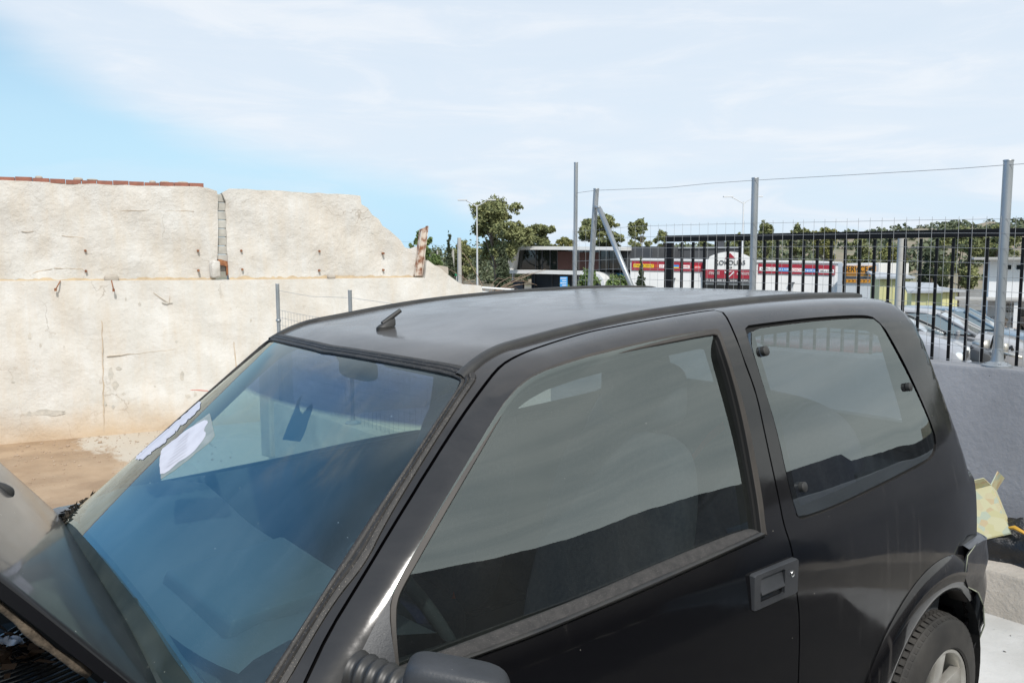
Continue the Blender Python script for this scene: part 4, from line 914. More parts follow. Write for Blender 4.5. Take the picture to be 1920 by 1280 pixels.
o=b.build('yard_stones',M['stone'],smooth=60); tag(o,'small stones scattered on the muddy yard along the wall foot','stones',None,'stuff')
b=MB(); 
for k in range(70):
    x=g.uniform(-1.6,-.5); y=g.uniform(.15,1.0); l_=g.uniform(.004,.018); a=g.uniform(0,6.3); c=np.array((x,y,ZG+.002)); d=np.array((math.cos(a),math.sin(a),0))*l_; e=np.array((-math.sin(a),math.cos(a),.2))*l_*.4; b.add([c,c+d*.5+e,c+d,c+d*.5-e*.6],[(0,1,2,3)])
o=b.build('floor_litter',M['leaf']); tag(o,'tiny dark leaf scraps strewn on the pale floor behind the rear wheel','litter',None,'stuff')
# --- low kerb
def wallstrip(name,path,z0,z1,th,m,jit=0,top=0.,inward=1,bevel=.008):
    P=resamp(np.array(path,float),step=.12); T_=np.gradient(P,axis=0); T_/=np.linalg.norm(T_,axis=1,keepdims=True); Nn=np.stack([T_[:,1],-T_[:,0]],-1)*inward
    b=MB(); n=len(P); rows=[]
    for off,z in ((0,z0),(0,z1-.012),(.008,z1),(th-.008,z1),(th,z1-.012),(th,z0)):
        rows.append([(P[k,0]+Nn[k,0]*off+random.uniform(-jit,jit),P[k,1]+Nn[k,1]*off+random.uniform(-jit,jit),z+(random.uniform(-jit,jit) if z>z0 else 0)+top*P[k,1]) for k in range(n)])
    V=[p for r in rows for p in r]; b.add(V,[(i*n+j,i*n+j+1,(i+1)*n+j+1,(i+1)*n+j) for i in range(5) for j in range(n-1)]+[tuple(i*n for i in range(6)),tuple(i*n+n-1 for i in range(5,-1,-1))])
    return b.build(name,m,smooth=40)
M['curb']=mat('rough_beige_concrete',(.47,.42,.36),.92,col2=(.38,.34,.29),scale=5,detail=10,bump=.008,bscale=45,speck=[(70,.12,(.22,.18,.14))])
cb=wallstrip('kerb',CURB,-1.0,.13,.23,M['curb'],jit=.003,inward=1)
tag(cb,'rough beige concrete kerb along the back edge of the pale floor','kerb')
# --- grey parapet wall behind the car
GW=np.array([(-2.50,4.6),(-2.25,.10),(-1.95,-3.05)])
M['parapet']=mat('grey_painted_concrete',(.262,.262,.275),.8,col2=(.20,.20,.21),scale=2.2,detail=10,bump=.005,bscale=30,speck=[(9,.035,(.03,.03,.03)),(26,.05,(.12,.12,.13)),(14,.03,(.5,.5,.5))])
gw=wallstrip('parapet_wall',GW,-1.0,.985,.20,M['parapet'],jit=.002,inward=1); tag(gw,'smooth grey concrete parapet wall carrying the tall galvanised posts','wall')
def online(path,y):
    for a,c in zip(path[:-1],path[1:]):
        if min(a[1],c[1])-1e-6<=y<=max(a[1],c[1])+1e-6: return a+(c-a)*((y-a[1])/(c[1]-a[1]))
    a,c=path[-2],path[-1]; return a+(c-a)*((y-a[1])/(c[1]-a[1]))
def onpath(px,py,path,off=0.):
    # where the view line meets the vertical plane through the path
    best=None
    for a,c in zip(path[:-1],path[1:]):
        d=c-a; nrm_=np.array((d[1],-d[0],0)); nrm_/=np.linalg.norm(nrm_); A=np.array((a[0],a[1],0))+nrm_*off; P=pplane(px,py,A,nrm_); s=((P[:2]-A[:2])@d)/(d@d)
        e=max(0,-s,s-1)
        if best is None or e<best[0]: best=(e,P)
    return best[1]
fen=thing('mesh_fence','tall galvanised post fence with welded wire mesh along the grey parapet','fence',(-2.2,-.5,.985))
fo=-.10
def post(par,base,top,r=.021,plate=True,col='galv'):
    b=MB(); b.s=True; b.tube([base,top],[r,r],18); t_=np.array(top,float); b.tube([t_,t_+(0,0,.006)],[r*1.12,r*1.05],18)
    o=b.build('fence_post',M[col],par,True,smooth=50)
    if plate:
        b=MB(); b.lathe([(r,.10),(r*1.35,.03),(.062,.014),(.070,.010),(.070,0)],(base[0],base[1],base[2]),'z',14); b.build('post_base',M[col],o,True,smooth=30)
        for a in (.6,2.2,3.8,5.3):
            b=MB(); b.lathe([(0,.012),(.008,.012),(.008,.0)],(base[0]+.05*math.cos(a),base[1]+.05*math.sin(a),base[2]+.010),'z',6); b.build('bolt',M[col],o,True)
    return o
tops=[]
for (bx_,by,tx,ty,r) in ((1869,690,1891,302,.0235),(1411,538,1416,335,.0215),(1106,545,1118,355,.021),(1078,543,1080,306,.0155)):
    T3=onpath(tx,ty,GW,-fo*-1); B3=onpath(bx_,by,GW,fo*1)
    b0=onpath(bx_,by,GW,.10); t0_=onpath(tx,ty,GW,.10)
    if bx_ in (1869,2450): base=np.array((b0[0],b0[1],.985))
    else:
        d=t0_-b0; k=(.985-b0[2])/(d[2]); base=b0+d*k
    tops.append(t0_); post(fen,base,t0_,r)
# leaning brace tube
a=onpath(1124,392,GW,.06); c=onpath(1186,541,GW,.06); d=c-a; c=a+d*((.985-a[2])/d[2]); b=MB(); b.s=True; b.tube([a,c],.019,14); br=b.build('brace_tube',M['galv'],fen,True)
b=MB(); b.s=True; p0=onpath(1115,388,GW,.08); b.tube([p0,a+(0,0,.012)],.012,8); b.build('clamp',M['galv'],br,True)
# top wire
b=MB(); Z=[t for t in tops]; pts=[]
wl=[onpath(px,py,GW,.08) for px,py in ((1080,362),(1117,357),(1250,352),(1330,344),(1416,338),(1560,330),(1700,322),(1800,316),(1891,309),(2010,302))]
b.tube(resamp(wl,n=80),.0016,4); b.build('top_wire',M['wire'],fen,True)
# welded mesh
b=MB(); yy=-2.95; kx=0
P0=onpath(1073,600,GW,.075); ptop=[onpath(px,py,GW,.075) for px,py in ((1074,431),(1190,421),(1450,413),(1700,407),(1890,405),(2100,402))]
def ztop(y): return float(np.interp(-y,[-p[1] for p in ptop][::-1],[p[2] for p in ptop][::-1]))
y=P0[1]
while y<.75:
    q=online(GW,y); x=q[0]-.0+(-.075); zt=ztop(y); b.tube([(x,y,.99),(x,y,zt)],.00115,4,False); y+=.0665
vn=int((1.78-.99)/.075)
for k in range(11):
    pts=[]; 
    for y in np.arange(P0[1],.76,.2):
        q=online(GW,y); zt=ztop(y)-.015-k*.0745
        if zt<.995: continue
        pts.append((q[0]-.0785+.002*math.sin(y*3+k),y,zt+.0025*math.sin(y*2.3+k*1.7)))
    if len(pts)>2: b.tube(pts,.00115,4,False)
b.build('wire_mesh',M['wire'],fen,True)
# --- black sliding gate beyond
G0=pd(1250,442,7.7); G1=pd(1880,430,6.0); gdir=(G1-G0); gdir[2]=0; gl_=np.linalg.norm(gdir); gdir/=gl_; gz=1.755
gate=thing('sliding_gate','black steel gate of close vertical bars standing behind the wire mesh','gate',(G0[0],G0[1],-.9))
gang=math.atan2(gdir[1],gdir[0])
def gp(s,z,o=0): return (G0[0]+gdir[0]*s-gdir[1]*o,G0[1]+gdir[1]*s+gdir[0]*o,z)
GL=gl_+2.6
b=MB(); b.box(gp(GL/2,gz-.028),(GL,.06,.058),gang); b.build('top_rail',M['blacksteel'],gate,True,bevel=.004)
b=MB(); b.box(gp(GL/2,-.80),(GL,.06,.10),gang); b.build('bottom_rail',M['blacksteel'],gate,True,bevel=.004)
for s_ in (.03,GL-.03):
    b=MB(); b.box(gp(s_,(gz-.065-.75)/2),(.075,.055,gz-.065+.75),gang); b.build('gate_post',M['blacksteel'],gate,True,bevel=.004)
s_=.16
while s_<GL-.1:
    b=MB(); b.box(gp(s_,(gz-.062-.75)/2),(.020,.022,gz-.062+.75),gang); b.build('gate_bar',M['blacksteel'],gate,True); s_+=.1125
# --- left fence on the kerb
lf=thing('low_mesh_fence','short galvanised fence with sagging wire mesh on the kerb in front of the ruined wall','fence',(-.95,-4.6,.13))
CP=CURB.copy()
lp=[]
for px,py in ((520,533),(656,545),(840,561)):
    T3=onpath(px,py,CP,.10); lp.append(T3); post(lf,(T3[0],T3[1],.13),T3,.0185 if px<600 else .0165,plate=(px>600))
T3=lp[0]; b=MB(); b.s=True; b.tube([(T3[0],T3[1],.93),(T3[0],T3[1],.955)],.026,12); b.build('collar',M['galv'],lf,True)
b=MB(); ya,yb=lp[0][1],lp[2][1]; y=ya+.03
def mz(y): return 1.05-.02*(y-ya)+ -.012*math.sin((y-ya)*2.2)
while y<yb+.2:
    q=online(CP,y); b.tube([(q[0]-.1,y,.14),(q[0]-.1,y,mz(y))],.0016,4,False); y+=.067
for k in range(12):
    pts=[]
    for y in np.arange(ya+.03,yb+.25,.15):
        q=online(CP,y); z=mz(y)-k*.0745
        if z>.15: pts.append((q[0]-.102,y,z))
    b.tube(pts,.0016,4,False)
b.build('wire_mesh',M['wire'],lf,True)
b=MB(); b.tube([lp[0]-(0,0,.06),(lp[0]+lp[1])/2-(0,0,.085),lp[1]-(0,0,.06),(lp[1]+lp[2])/2-(0,0,.075),lp[2]-(0,0,.05)],.0015,4); b.build('top_wire',M['wire'],lf,True)
# --- ruined rendered wall on the left
WA=np.array((.72,-11.54,0.)); we=np.array((-.978,.209,0.)); wn=np.array((.209,.978,0.))
def wsz(px,py,off=0.): P=pplane(px,py,WA+wn*off,wn); return ((P-WA)@we,P[2])
def wxyz(s,z,o): return WA+we*s+wn*o+np.array((0,0,z))
def plaster_extra(c,cur):
    n,l=c['n'],c['l']
    mp=n.new('ShaderNodeMapping'); mp.inputs['Scale'].default_value=(2.2,2.2,.35); l.new(c['tc'].outputs['Object'],mp.inputs[0])
    x=n.new('ShaderNodeTexNoise'); x.inputs['Scale'].default_value=2.2; x.inputs['Detail'].default_value=9; x.inputs['Roughness'].default_value=.65; l.new(mp.outputs[0],x.inputs['Vector'])
    cur=c['mix'](c['rg'](x.outputs['Fac'],.42,.70,0,.5),cur,(.57,.49,.39))
    p=c['nz'](1.6,12,.78,.2); cur=c['mix'](c['rg'](p,.66,.69,0,.5),cur,(.42,.39,.34))
    cur=c['mix'](c['rg'](c['nz'](14,6,.7),.60,.75,0,.45),cur,(.45,.35,.25))
    # fine hairline cracks
    v=n.new('ShaderNodeTexVoronoi'); v.feature='DISTANCE_TO_EDGE'; v.inputs['Scale'].default_value=.9; 
    ad=n.new('ShaderNodeMix'); ad.data_type='RGBA'; ad.blend_type='LINEAR_LIGHT'; ad.inputs['Factor'].default_value=.25; l.new(c['tc'].outputs['Object'],ad.inputs['A'])
    nx=n.new('ShaderNodeTexNoise'); nx.inputs['Scale'].default_value=3; nx.inputs['Detail'].default_value=8; l.new(c['tc'].outputs['Object'],nx.inputs['Vector']); l.new(nx.outputs['Color'],ad.inputs['B']); l.new(ad.outputs['Result'],v.inputs['Vector'])
    f=c['rg'](v.outputs['Distance'],.0,.008,.55,0); f=math_n(n,l,'MULTIPLY',f,c['rg'](c['nz'](.7,3),.5,.6,0,1.)); cur=c['mix'](f,cur,(.22,.17,.12))
    # soil splashed near the foot
    sx=n.new('ShaderNodeSeparateXYZ'); l.new(c['tc'].outputs['Object'],sx.inputs[0]); zz=math_n(n,l,'ADD',sx.outputs[2],math_n(n,l,'MULTIPLY',c['nz'](2,6),-.5)); 
    cur=c['mix'](c['rg'](zz,-.75,-1.25,0,.75),cur,(.50,.36,.22)); return cur
M['plaster']=mat('weathered_lime_render',(.65,.635,.605),.92,col2=(.565,.545,.505),scale=2.6,detail=14,bump=.018,bscale=9,extra=plaster_extra)
M['plaster2']=mat('weathered_rough_render',(.62,.605,.575),.92,col2=(.53,.505,.465),scale=3.4,detail=14,bump=.030,bscale=8,extra=plaster_extra)
M['block']=mat('grey_blocks',(.47,.46,.42),.9,col2=(.36,.35,.32),scale=8,bump=.004,bscale=40)
M['brick']=mat('red_clay_brick',(.31,.125,.085),.85,col2=(.22,.095,.07),scale=12,bump=.003,bscale=60)
wall=thing('ruined_wall','pale rendered wall, broken away at its right end, with a brick row along its top','wall',(-2.2,-11,-1.0))
def wpoly(name,px,off,th,m,jit=.0,step=.14,disp=.02,close_s=None,parent=wall,extra_sz=None,rough_idx=None):
    P=[wsz(*p,off) if not (isinstance(p,tuple) and len(p)==3) else (p[0],p[1]) for p in px]
    out=[]
    for i in range(len(P)):
        a=np.array(P[i]); c=np.array(P[(i+1)%len(P)]); k=max(1,int(np.linalg.norm(c-a)/.07))
        for j in range(k):
            q=a+(c-a)*j/k
            if rough_idx is None or i in rough_idx: q=q+np.array((random.uniform(-1,1),random.uniform(-1,1)))*jit
            out.append(q)
    Q,T=cdt(np.array(out),[],step); 
    def dsp(q): return (disp if 'patch' not in name and 'joint' not in name and 'crack' not in name else (.03 if off<.1 else .02))*(math.sin(q[0]*3.1+q[1]*2)*math.sin(q[1]*4.3+q[0]*.7)+.5*math.sin(q[0]*7.7+1)*math.sin(q[1]*9.1))
    F_=[wxyz(q[0],q[1],off+dsp(q)) for q in Q]; B_=[wxyz(q[0],q[1],off-th) for q in Q]; n=len(Q); b=MB(); ec=set()
    for t in T:
        for e in ((t[0],t[1]),(t[1],t[2]),(t[2],t[0])): ec.add((int(e[0]),int(e[1])))
    fs=[tuple(int(i) for i in t) for t in T]+[tuple(int(i)+n for i in t[::-1]) for t in T]+[(e[1],e[0],e[0]+n,e[1]+n) for e in ec if (e[1],e[0]) not in ec]
    b.add(F_+B_,fs); return b.build(name,m,parent,True,smooth=35)
L0=[(-6.,-1.25,0),(-6.,1.22,0)]
lower=[L0[1],(0,527),(200,526),(415,525),(600,523),(798,520),(799,483),(803,487),(813,497),(825,501),(840,516),(850,524),(858,528),(868,534),(885,535),(904,535),(905,548),(912,560),(925,600),(5.9+.0,-1.25,0),L0[0]]
wpoly('lower_wall',lower,.14,.42,M['plaster'],jit=.012,rough_idx=set(range(5,18)))
ul=[(-6.,2.62,0),(0,338),(120,343),(260,348),(380,350),(408,359),(409,440),(407,500),(412,522),(200,528),(0,531),(-6.,1.15,0)]
wpoly('upper_wall',ul,0.,.24,M['plaster2'],jit=.006,disp=.03)
ur=[(415,362),(418,357),(427,355),(470,355),(550,359),(620,364),(676,367),(677,386),(688,390),(699,407),(711,411),(713,421),(728,430),(740,441),(752,447),(755,461),(762,465),(775,466),(786,461),(796,470),(798,525),(600,526),(428,526),(427,480),(424,420),(424,380)]
wpoly('upper_wall',ur,0.,.24,M['plaster2'],jit=.012,disp=.03)
wpoly('broken_block',[(816,497),(826,498),(840,500),(841,520),(820,520)],-.02,.25,M['curb'],jit=.004,disp=.005)
# spalled grey patches, pour joints and a red paint line on the lower wall
M['spall']=mat('spalled_grey_render',(.44,.42,.38),.95,col2=(.56,.52,.46),scale=14,bump=.006,bscale=40); M['seam']=mat('ochre_pour_joint',(.56,.47,.36),.95,col2=(.42,.33,.24),scale=10)
def blob(px,py,rx,ry,m='spall',nm='spalled_patch',n=14):
    g=random.Random(int(px*7+py)); wpoly(nm,[(px+rx*g.uniform(.45,1.25)*math.cos(2*math.pi*k/n),py+ry*g.uniform(.45,1.25)*math.sin(2*math.pi*k/n)) for k in range(n)],.1425,.004,M[m],step=.05,jit=.004)
for q in ((92,773,34,6),(58,776,14,5),(208,700,5,14),(216,722,7,9),(222,690,6,5),(212,762,3,5),(232,738,4,3),(342,705,5,9),(352,742,6,4),(366,738,4,6),(198,757,3,4),(56,630,4,8),(76,648,3,5),(262,570,3,4),(312,568,10,2.2),(120,650,2,3),(330,640,4,3),(236,560,2,5),(470,600,3,4),(24,716,4,3),(290,724,3,3)): blob(*q)
def seam(px0,py0,px1,py1,w_=.9,m='seam',off=.1425,nm='pour_joint'):
    g=random.Random(int(px0+py0)); k=max(4,int(math.hypot(px1-px0,py1-py0)/9)); L_=[];R2=[]; dx,dy=px1-px0,py1-py0; l=math.hypot(dx,dy); nx,ny=-dy/l,dx/l
    for i in range(k+1):
        f=i/k; o=g.uniform(-1.1,1.1); hw=w_*g.uniform(.4,1.1); x,y=px0+dx*f+nx*o,py0+dy*f+ny*o; L_.append((x+nx*hw,y+ny*hw)); R2.append((x-nx*hw,y-ny*hw))
    wpoly(nm,L_+R2[::-1],off,.004,M[m],step=.04)
for q in ((191,600,195,812,1.3),(438,640,446,705,1.4),(200,668,330,655,.35),(286,548,318,568,.5),(318,568,318,552,.4)): seam(*q)
M['redmark']=mat('red_paint_mark',(.55,.12,.08),.8); seam(356,730,392,731.5,.6,'redmark')
for q in ((115,442,160,447,.5),(225,396,280,394,.35),(300,396,366,396,.35),(60,512,100,503,.7),(100,503,158,504,.8),(40,434,70,434,.5)): seam(*q,m='seam',off=.0025,nm='render_crack')
M['ledge']=mat('ochre_ledge_dirt',(.56,.44,.29),.95,col2=(.46,.36,.25),scale=9,bump=.008,bscale=30)
for (a0,a1) in ((-40,405),(430,797)):
    g=random.Random(a0+3); up_=[];lo_=[]
    for x_ in np.linspace(a0,a1,60): yy_=529-.0095*x_; up_.append((x_,yy_-g.uniform(2.5,8))); lo_.append((x_,yy_+4))
    wpoly('ledge_joint_dirt',up_+lo_[::-1],.004,.004,M['ledge'],step=.05)
# blocks exposed in the joint
for k in range(9):
    y0=364+k*16.2; a=wsz(408,y0,-.09); c=wsz(427,y0+15.4,-.09)
    s0,s1=min(a[0],c[0])+.0,max(a[0],c[0]); b=MB(); pts=[(s0-.03+random.uniform(-.01,.01),c[1]),(s1+.03,c[1]),(s1+.03,a[1]),(s0-.03,a[1])]
    V=[wxyz(s,z,-.05-.02*random.random()) for s,z in pts]+[wxyz(s,z,-.2) for s,z in pts]; b.add(V,[(0,1,2,3),(7,6,5,4),(0,4,5,1),(1,5,6,2),(2,6,7,3),(3,7,4,0)]); b.build('joint_block',M['block'],wall,True,bevel=.008)
# bricks along the top
s=-5.5; zt=None
while True:
    a=wsz(388,348,0)[0]
    if s>a-.17: break
    px,_=px2(wxyz(s,2.6,0)); zz=float(np.interp(s,[-6.,wsz(0,338)[0],wsz(120,343)[0],wsz(260,348)[0],wsz(388,351)[0]],[2.62,wsz(0,338)[1],wsz(120,343)[1],wsz(260,348)[1],wsz(388,351)[1]]))
    L_=random.uniform(.18,.205); P=wxyz(s+L_/2,zz+.028,-.07); b=MB(); b.box(P+np.array((0,0,random.uniform(-.012,.004))),(L_,.10,.062),math.atan2(we[1],we[0])+random.uniform(-.03,.03)); b.build('brick',M['brick'],wall,True,bevel=.004)
    if random.random()<.45:
        b=MB(); b.s=True; superbox(b,tuple(wxyz(s+random.uniform(.05,.16),zz+.062,-.08)),(random.uniform(.04,.1),.04,random.uniform(.010,.028)),.8,nu=10,nv=6); b.build('mortar',M['curb'],wall,True,smooth=60)
    s+=L_+.008
# tie-bolt stubs, bent rods, rusty pocket
for px,py in ((160,470),(161,508),(371,470),(372,507),(452,470),(454,505),(598,471),(598,507),(718,475),(718,506)):
    s_,z_=wsz(px,py,0); b=MB(); b.s=True; b.tube([wxyz(s_,z_,-.05),wxyz(s_,z_,.05)],[.020,.016],8); b.build('rusty_bolt',M['rust'],wall,True,smooth=50)
for (x0,y0,x1,y1) in ((113,527,104,543),(209,526,213,544)):
    a=wxyz(*wsz(x0,y0,.15),.15); c=wxyz(*wsz(x1,y1,.24),.22); b=MB(); b.s=True; b.tube([a,(a+c)/2+wn*.03,c],.008,6); b.tube([c-(0,0,.02),c+(0,0,.02)],.017,8); b.build('bent_rod',M['rust'],wall,True,smooth=50)
pk=[(409,486),(412,485),(418,488),(427,490),(428,517),(425,517),(424,498),(413,497),(412,517),(409,517)]
wpoly('rusty_stirrup',pk,.02,.10,M['rust'],jit=.0,step=.05,disp=0)
b=MB(); b.s=True; b.box(wxyz(*wsz(403,505,.03),.02),(.14,.12,.26),.2); b.build('broken_render_lump',M['plaster2'],wall,True,bevel=.03,smooth=60)
b=MB(); b.s=True; superbox(b,tuple(wxyz(*wsz(209,522,.07),.07)),(.10,.06,.055),.7,nu=14,nv=8); o=b.build('loose_stone',M['curb'],None,smooth=60); tag(o,'rounded stone lying on the ledge of the ruined wall','stone')
b=MB(); b.s=True; superbox(b,tuple(wxyz(*wsz(621,519,.07),.07)),(.07,.05,.035),.7,nu=14,nv=8); o=b.build('loose_stone',M['curb'],None,smooth=60); tag(o,'small flat stone lying on the right part of the ledge of the ruined wall','stone')
# leaning steel column
b=MB()
c0_=wsz(783,517,.05); c1_=wsz(795,427,.05)
def hbeam(b,a,c,w1,dep,t):
    a=np.array(a);c=np.array(c)
    for (s0,s1,o0,o1) in ((-w1/2,w1/2,-t/2,t/2),(-w1/2,-w1/2+t,-dep/2,dep/2),(w1/2-t,w1/2,-dep/2,dep/2)):
        V=[]
        for e in (a,c):
            for (s,o) in ((s0,o0),(s1,o0),(s1,o1),(s0,o1)): V.append(wxyz(e[0]+s,e[1]+ (.035*math.sin(s*40) if e is c else 0),.05+o))
        b.add(V,[(0,1,2,3),(7,6,5,4),(0,4,5,1),(1,5,6,2),(2,6,7,3),(3,7,4,0)])
hbeam(b,c0_,c1_,.125,.12,.012)
M['rustpaint']=mat('rusty_flaking_white_paint',(.60,.53,.46),.85,col2=(.24,.10,.05),scale=9,mixlo=.45,mixhi=.62,bump=.004,bscale=40)
o=b.build('steel_column',M['rustpaint']); tag(o,'rusty leaning steel column with flaking white paint at the broken wall end','steel column')
# grey concrete upstand beside the first left post
b=MB(); P=pd(500,658,9.6); b.box((P[0]-.1,P[1],-.1),(.34,.2,1.3),.2); o=b.build('concrete_stub',M['curb'],bevel=.02); tag(o,'squat pale concrete stub beside the first low fence post','block')
# --- rubbish between kerb and parapet
b=MB(); b.s=True
def lump(b,c,h,k=.18,seed=1,nu=36,nv=22):
    rg_=np.random.default_rng(seed); ph=rg_.uniform(0,6,8)
    def sh(p):
        q=p/np.array(h); d=1+k*(math.sin(q[0]*5+ph[0])*math.sin(q[1]*6+ph[1])+.6*math.sin(q[2]*9+ph[2]+q[0]*4)+.4*math.sin(q[0]*15+ph[3]+q[1]*11)*math.sin(q[2]*13+ph[4])); return p*d
    superbox(b,c,h,.75,nu,nv,shape=sh)
M['bag']=mat('black_plastic_bag',(.012,.012,.013),.28,spec=.6,bump=.012,bscale=22)
bx0=onpath(1905,1015,np.array([(-1.98,3.),(-1.98,-3.)]))
lump(b,(bx0[0],bx0[1]+.03,.10),(.16,.22,.19),.15,3); o=b.build('rubbish_bag',M['bag'],smooth=70); tag(o,'crumpled black plastic bag dumped between the kerb and the grey parapet','bag')
b=MB(); b.s=True; lump(b,(bx0[0]-.02,bx0[1]-.26,.08),(.15,.17,.16),.2,8); o=b.build('rubbish_bag',M['bag'],smooth=70); tag(o,'black plastic bag half hidden behind the rear bumper beside the printed box','bag')
b=MB(); b.s=True; q=onpath(1903,992,np.array([(-1.86,3.),(-1.86,-3.)])); b.tube([q+(0,-.03,.0),q+(.01,.0,.012),q+(0,.05,-.01)],[.006,.010,.007],6)
M['yellow']=mat('yellow_plastic',(.55,.30,.03),.5); o=b.build('yellow_strap',M['yellow'],smooth=60); tag(o,'short yellow plastic strap lying on the black bag','strap')
def box_extra(c,cur):
    n,l=c['n'],c['l']; v=n.new('ShaderNodeTexVoronoi'); v.inputs['Scale'].default_value=26; l.new(c['mp'].outputs[0],v.inputs['Vector'])
    r=n.new('ShaderNodeValToRGB'); l.new(v.outputs['Color'],r.inputs[0]); e=r.color_ramp.elements; e[0].color=(.62,.55,.22,1); e[1].color=(.70,.62,.35,1)
    for p,cc_ in ((.3,(.75,.70,.45,1)),(.45,(.25,.50,.60,1)),(.6,(.72,.55,.35,1)),(.75,(.62,.25,.12,1))): x=e.new(p); x.color=cc_
    r.color_ramp.interpolation='CONSTANT'; return c['mix'](.25,cur,r.outputs[0])
M['print']=mat('printed_cardboard',(.52,.49,.30),.7,extra=box_extra)
bq=onpath(1852,965,np.array([(-1.93,3.),(-1.93,-3.)]))
bt=thing('printed_box','battered yellow printed carton tipped against the grey parapet wall','box',tuple(bq))
def pane4(nm,pts,m): b=MB(); b.add(pts,[(0,1,2,3)]); o=b.build(nm,m,bt); s_=o.modifiers.new('t','SOLIDIFY'); s_.thickness=.004
Rm=Matrix.Rotation(.45,3,'X')@Matrix.Rotation(.35,3,'Z')@Matrix.Rotation(-.25,3,'Y')
def rp_(x,y,z): v=Rm@Vector((x,y,z)); return tuple(v)
X_,Y_,Z_=.085,.070,.115
pane4('side',[rp_(X_,-Y_,-Z_),rp_(X_,Y_,-Z_),rp_(X_,Y_,Z_),rp_(X_,-Y_,Z_)],M['print']); pane4('side',[rp_(-X_,-Y_,-Z_),rp_(-X_,Y_,-Z_),rp_(-X_,Y_,Z_),rp_(-X_,-Y_,Z_)],M['print'])
pane4('side',[rp_(-X_,Y_,-Z_),rp_(X_,Y_,-Z_),rp_(X_,Y_,Z_),rp_(-X_,Y_,Z_)],M['print']); pane4('side',[rp_(-X_,-Y_,-Z_),rp_(X_,-Y_,-Z_),rp_(X_,-Y_,Z_),rp_(-X_,-Y_,Z_)],M['print']); pane4('bottom',[rp_(-X_,-Y_,-Z_),rp_(X_,-Y_,-Z_),rp_(X_,Y_,-Z_),rp_(-X_,Y_,-Z_)],M['print'])
pane4('flap',[rp_(X_,-Y_,Z_),rp_(X_,Y_,Z_),rp_(X_*1.7,Y_*.8,Z_*1.25),rp_(X_*1.6,-Y_*.9,Z_*1.3)],M['print']); pane4('flap',[rp_(-X_,Y_,Z_),rp_(X_,Y_,Z_),rp_(X_*.8,Y_*1.7,Z_*1.5),rp_(-X_*.8,Y_*1.8,Z_*1.4)],M['print'])
# --- unseen dark corrugated sheet, added as stand-in for the band the car reflects
b=MB(); n=240; V=[]
for k in range(n+1):
    x=-9+17*k/n; o=.018*(1 if (k%4) in (0,1) else -1); V+=[(x,3.42+o,ZG),(x,3.42+o,(1.27 if x>-2.9 else 1.20 if x>-4.2 else 1.12)+.012*math.sin(x*1.1)+.01*math.sin(x*2.7))]
b.add(V,[(2*i,2*i+2,2*i+3,2*i+1) for i in range(n)]); M['corr']=mat('dark_corrugated_sheet',(.022,.024,.027),.6,col2=(.035,.032,.03),scale=3)
o=b.build('corrugated_standin',M['corr'],smooth=20); sdm=o.modifiers.new('t','SOLIDIFY'); sdm.thickness=.003; tag(o,'chest-high dark corrugated stand-in added out of view for the dark band mirrored in the car door and windows','fence')
# ================================================================== distance: trees, buildings, vehicles
M['leafg']=[]
def leafmat(name,c1,c2):
    m=mat(name,c1,.75,spec=.2,col2=c2,scale=1.1,detail=4,mixlo=.35,mixhi=.65); return m
LM={'euca':leafmat('eucalyptus_leaves',(.26,.27,.12),(.15,.17,.08)),'dark':leafmat('dark_conifer_leaves',(.06,.08,.045),(.085,.10,.06)),'mid':leafmat('shrub_leaves',(.17,.23,.08),(.11,.16,.06)),'yel':leafmat('yellowish_leaves',(.26,.25,.09),(.17,.18,.07)),'bark':mat('tree_bark',(.20,.16,.12),.9,col2=(.13,.10,.08),scale=4)}
def crown(center,blobs,n,leaf,seed,gap=.25,elong=1.6):
    g=np.random.default_rng(seed); b=[];C=np.array(center,float); V=np.empty((0,3)); 
    tot=sum(bl[3]*bl[4]*bl[5] for bl in blobs)**(1) ; pts=[]
    for (x,y,z,rx,ry,rz) in blobs:
        k=int(n*(rx*ry*rz)/tot)+6
        m=max(3,int(k/30)); cl=g.normal(size=(m,3)); cl/=np.linalg.norm(cl,axis=1,keepdims=True)+1e-9; cl*=(g.uniform(.35,1.0,(m,1))**.6)
        q=cl[g.integers(0,m,k)]+g.normal(size=(k,3))*.17
        pts.append(q*np.array((rx,ry,rz))+np.array((x,y,z)))
    P=np.vstack(pts)+C; k=len(P); d=g.normal(size=(k,3)); d/=np.linalg.norm(d,axis=1,keepdims=True); e=np.cross(d,g.normal(size=(k,3))); e/=np.linalg.norm(e,axis=1,keepdims=True)
    s=leaf*g.uniform(.5,1.3,(k,1)); a=P-d*s*elong/2; c=P+d*s*elong/2; l=P+e*s*.45; r=P-e*s*.45
    VV=np.stack([a,l,c,r],1).reshape(-1,3); return VV,k
def crownobj(name,VV,k,m,par):
    me=bpy.data.meshes.new(name); me.from_pydata(VV.tolist(),[],[(4*i,4*i+1,4*i+2,4*i+3) for i in range(k)]); me.update(); return link(name,me,m,par)
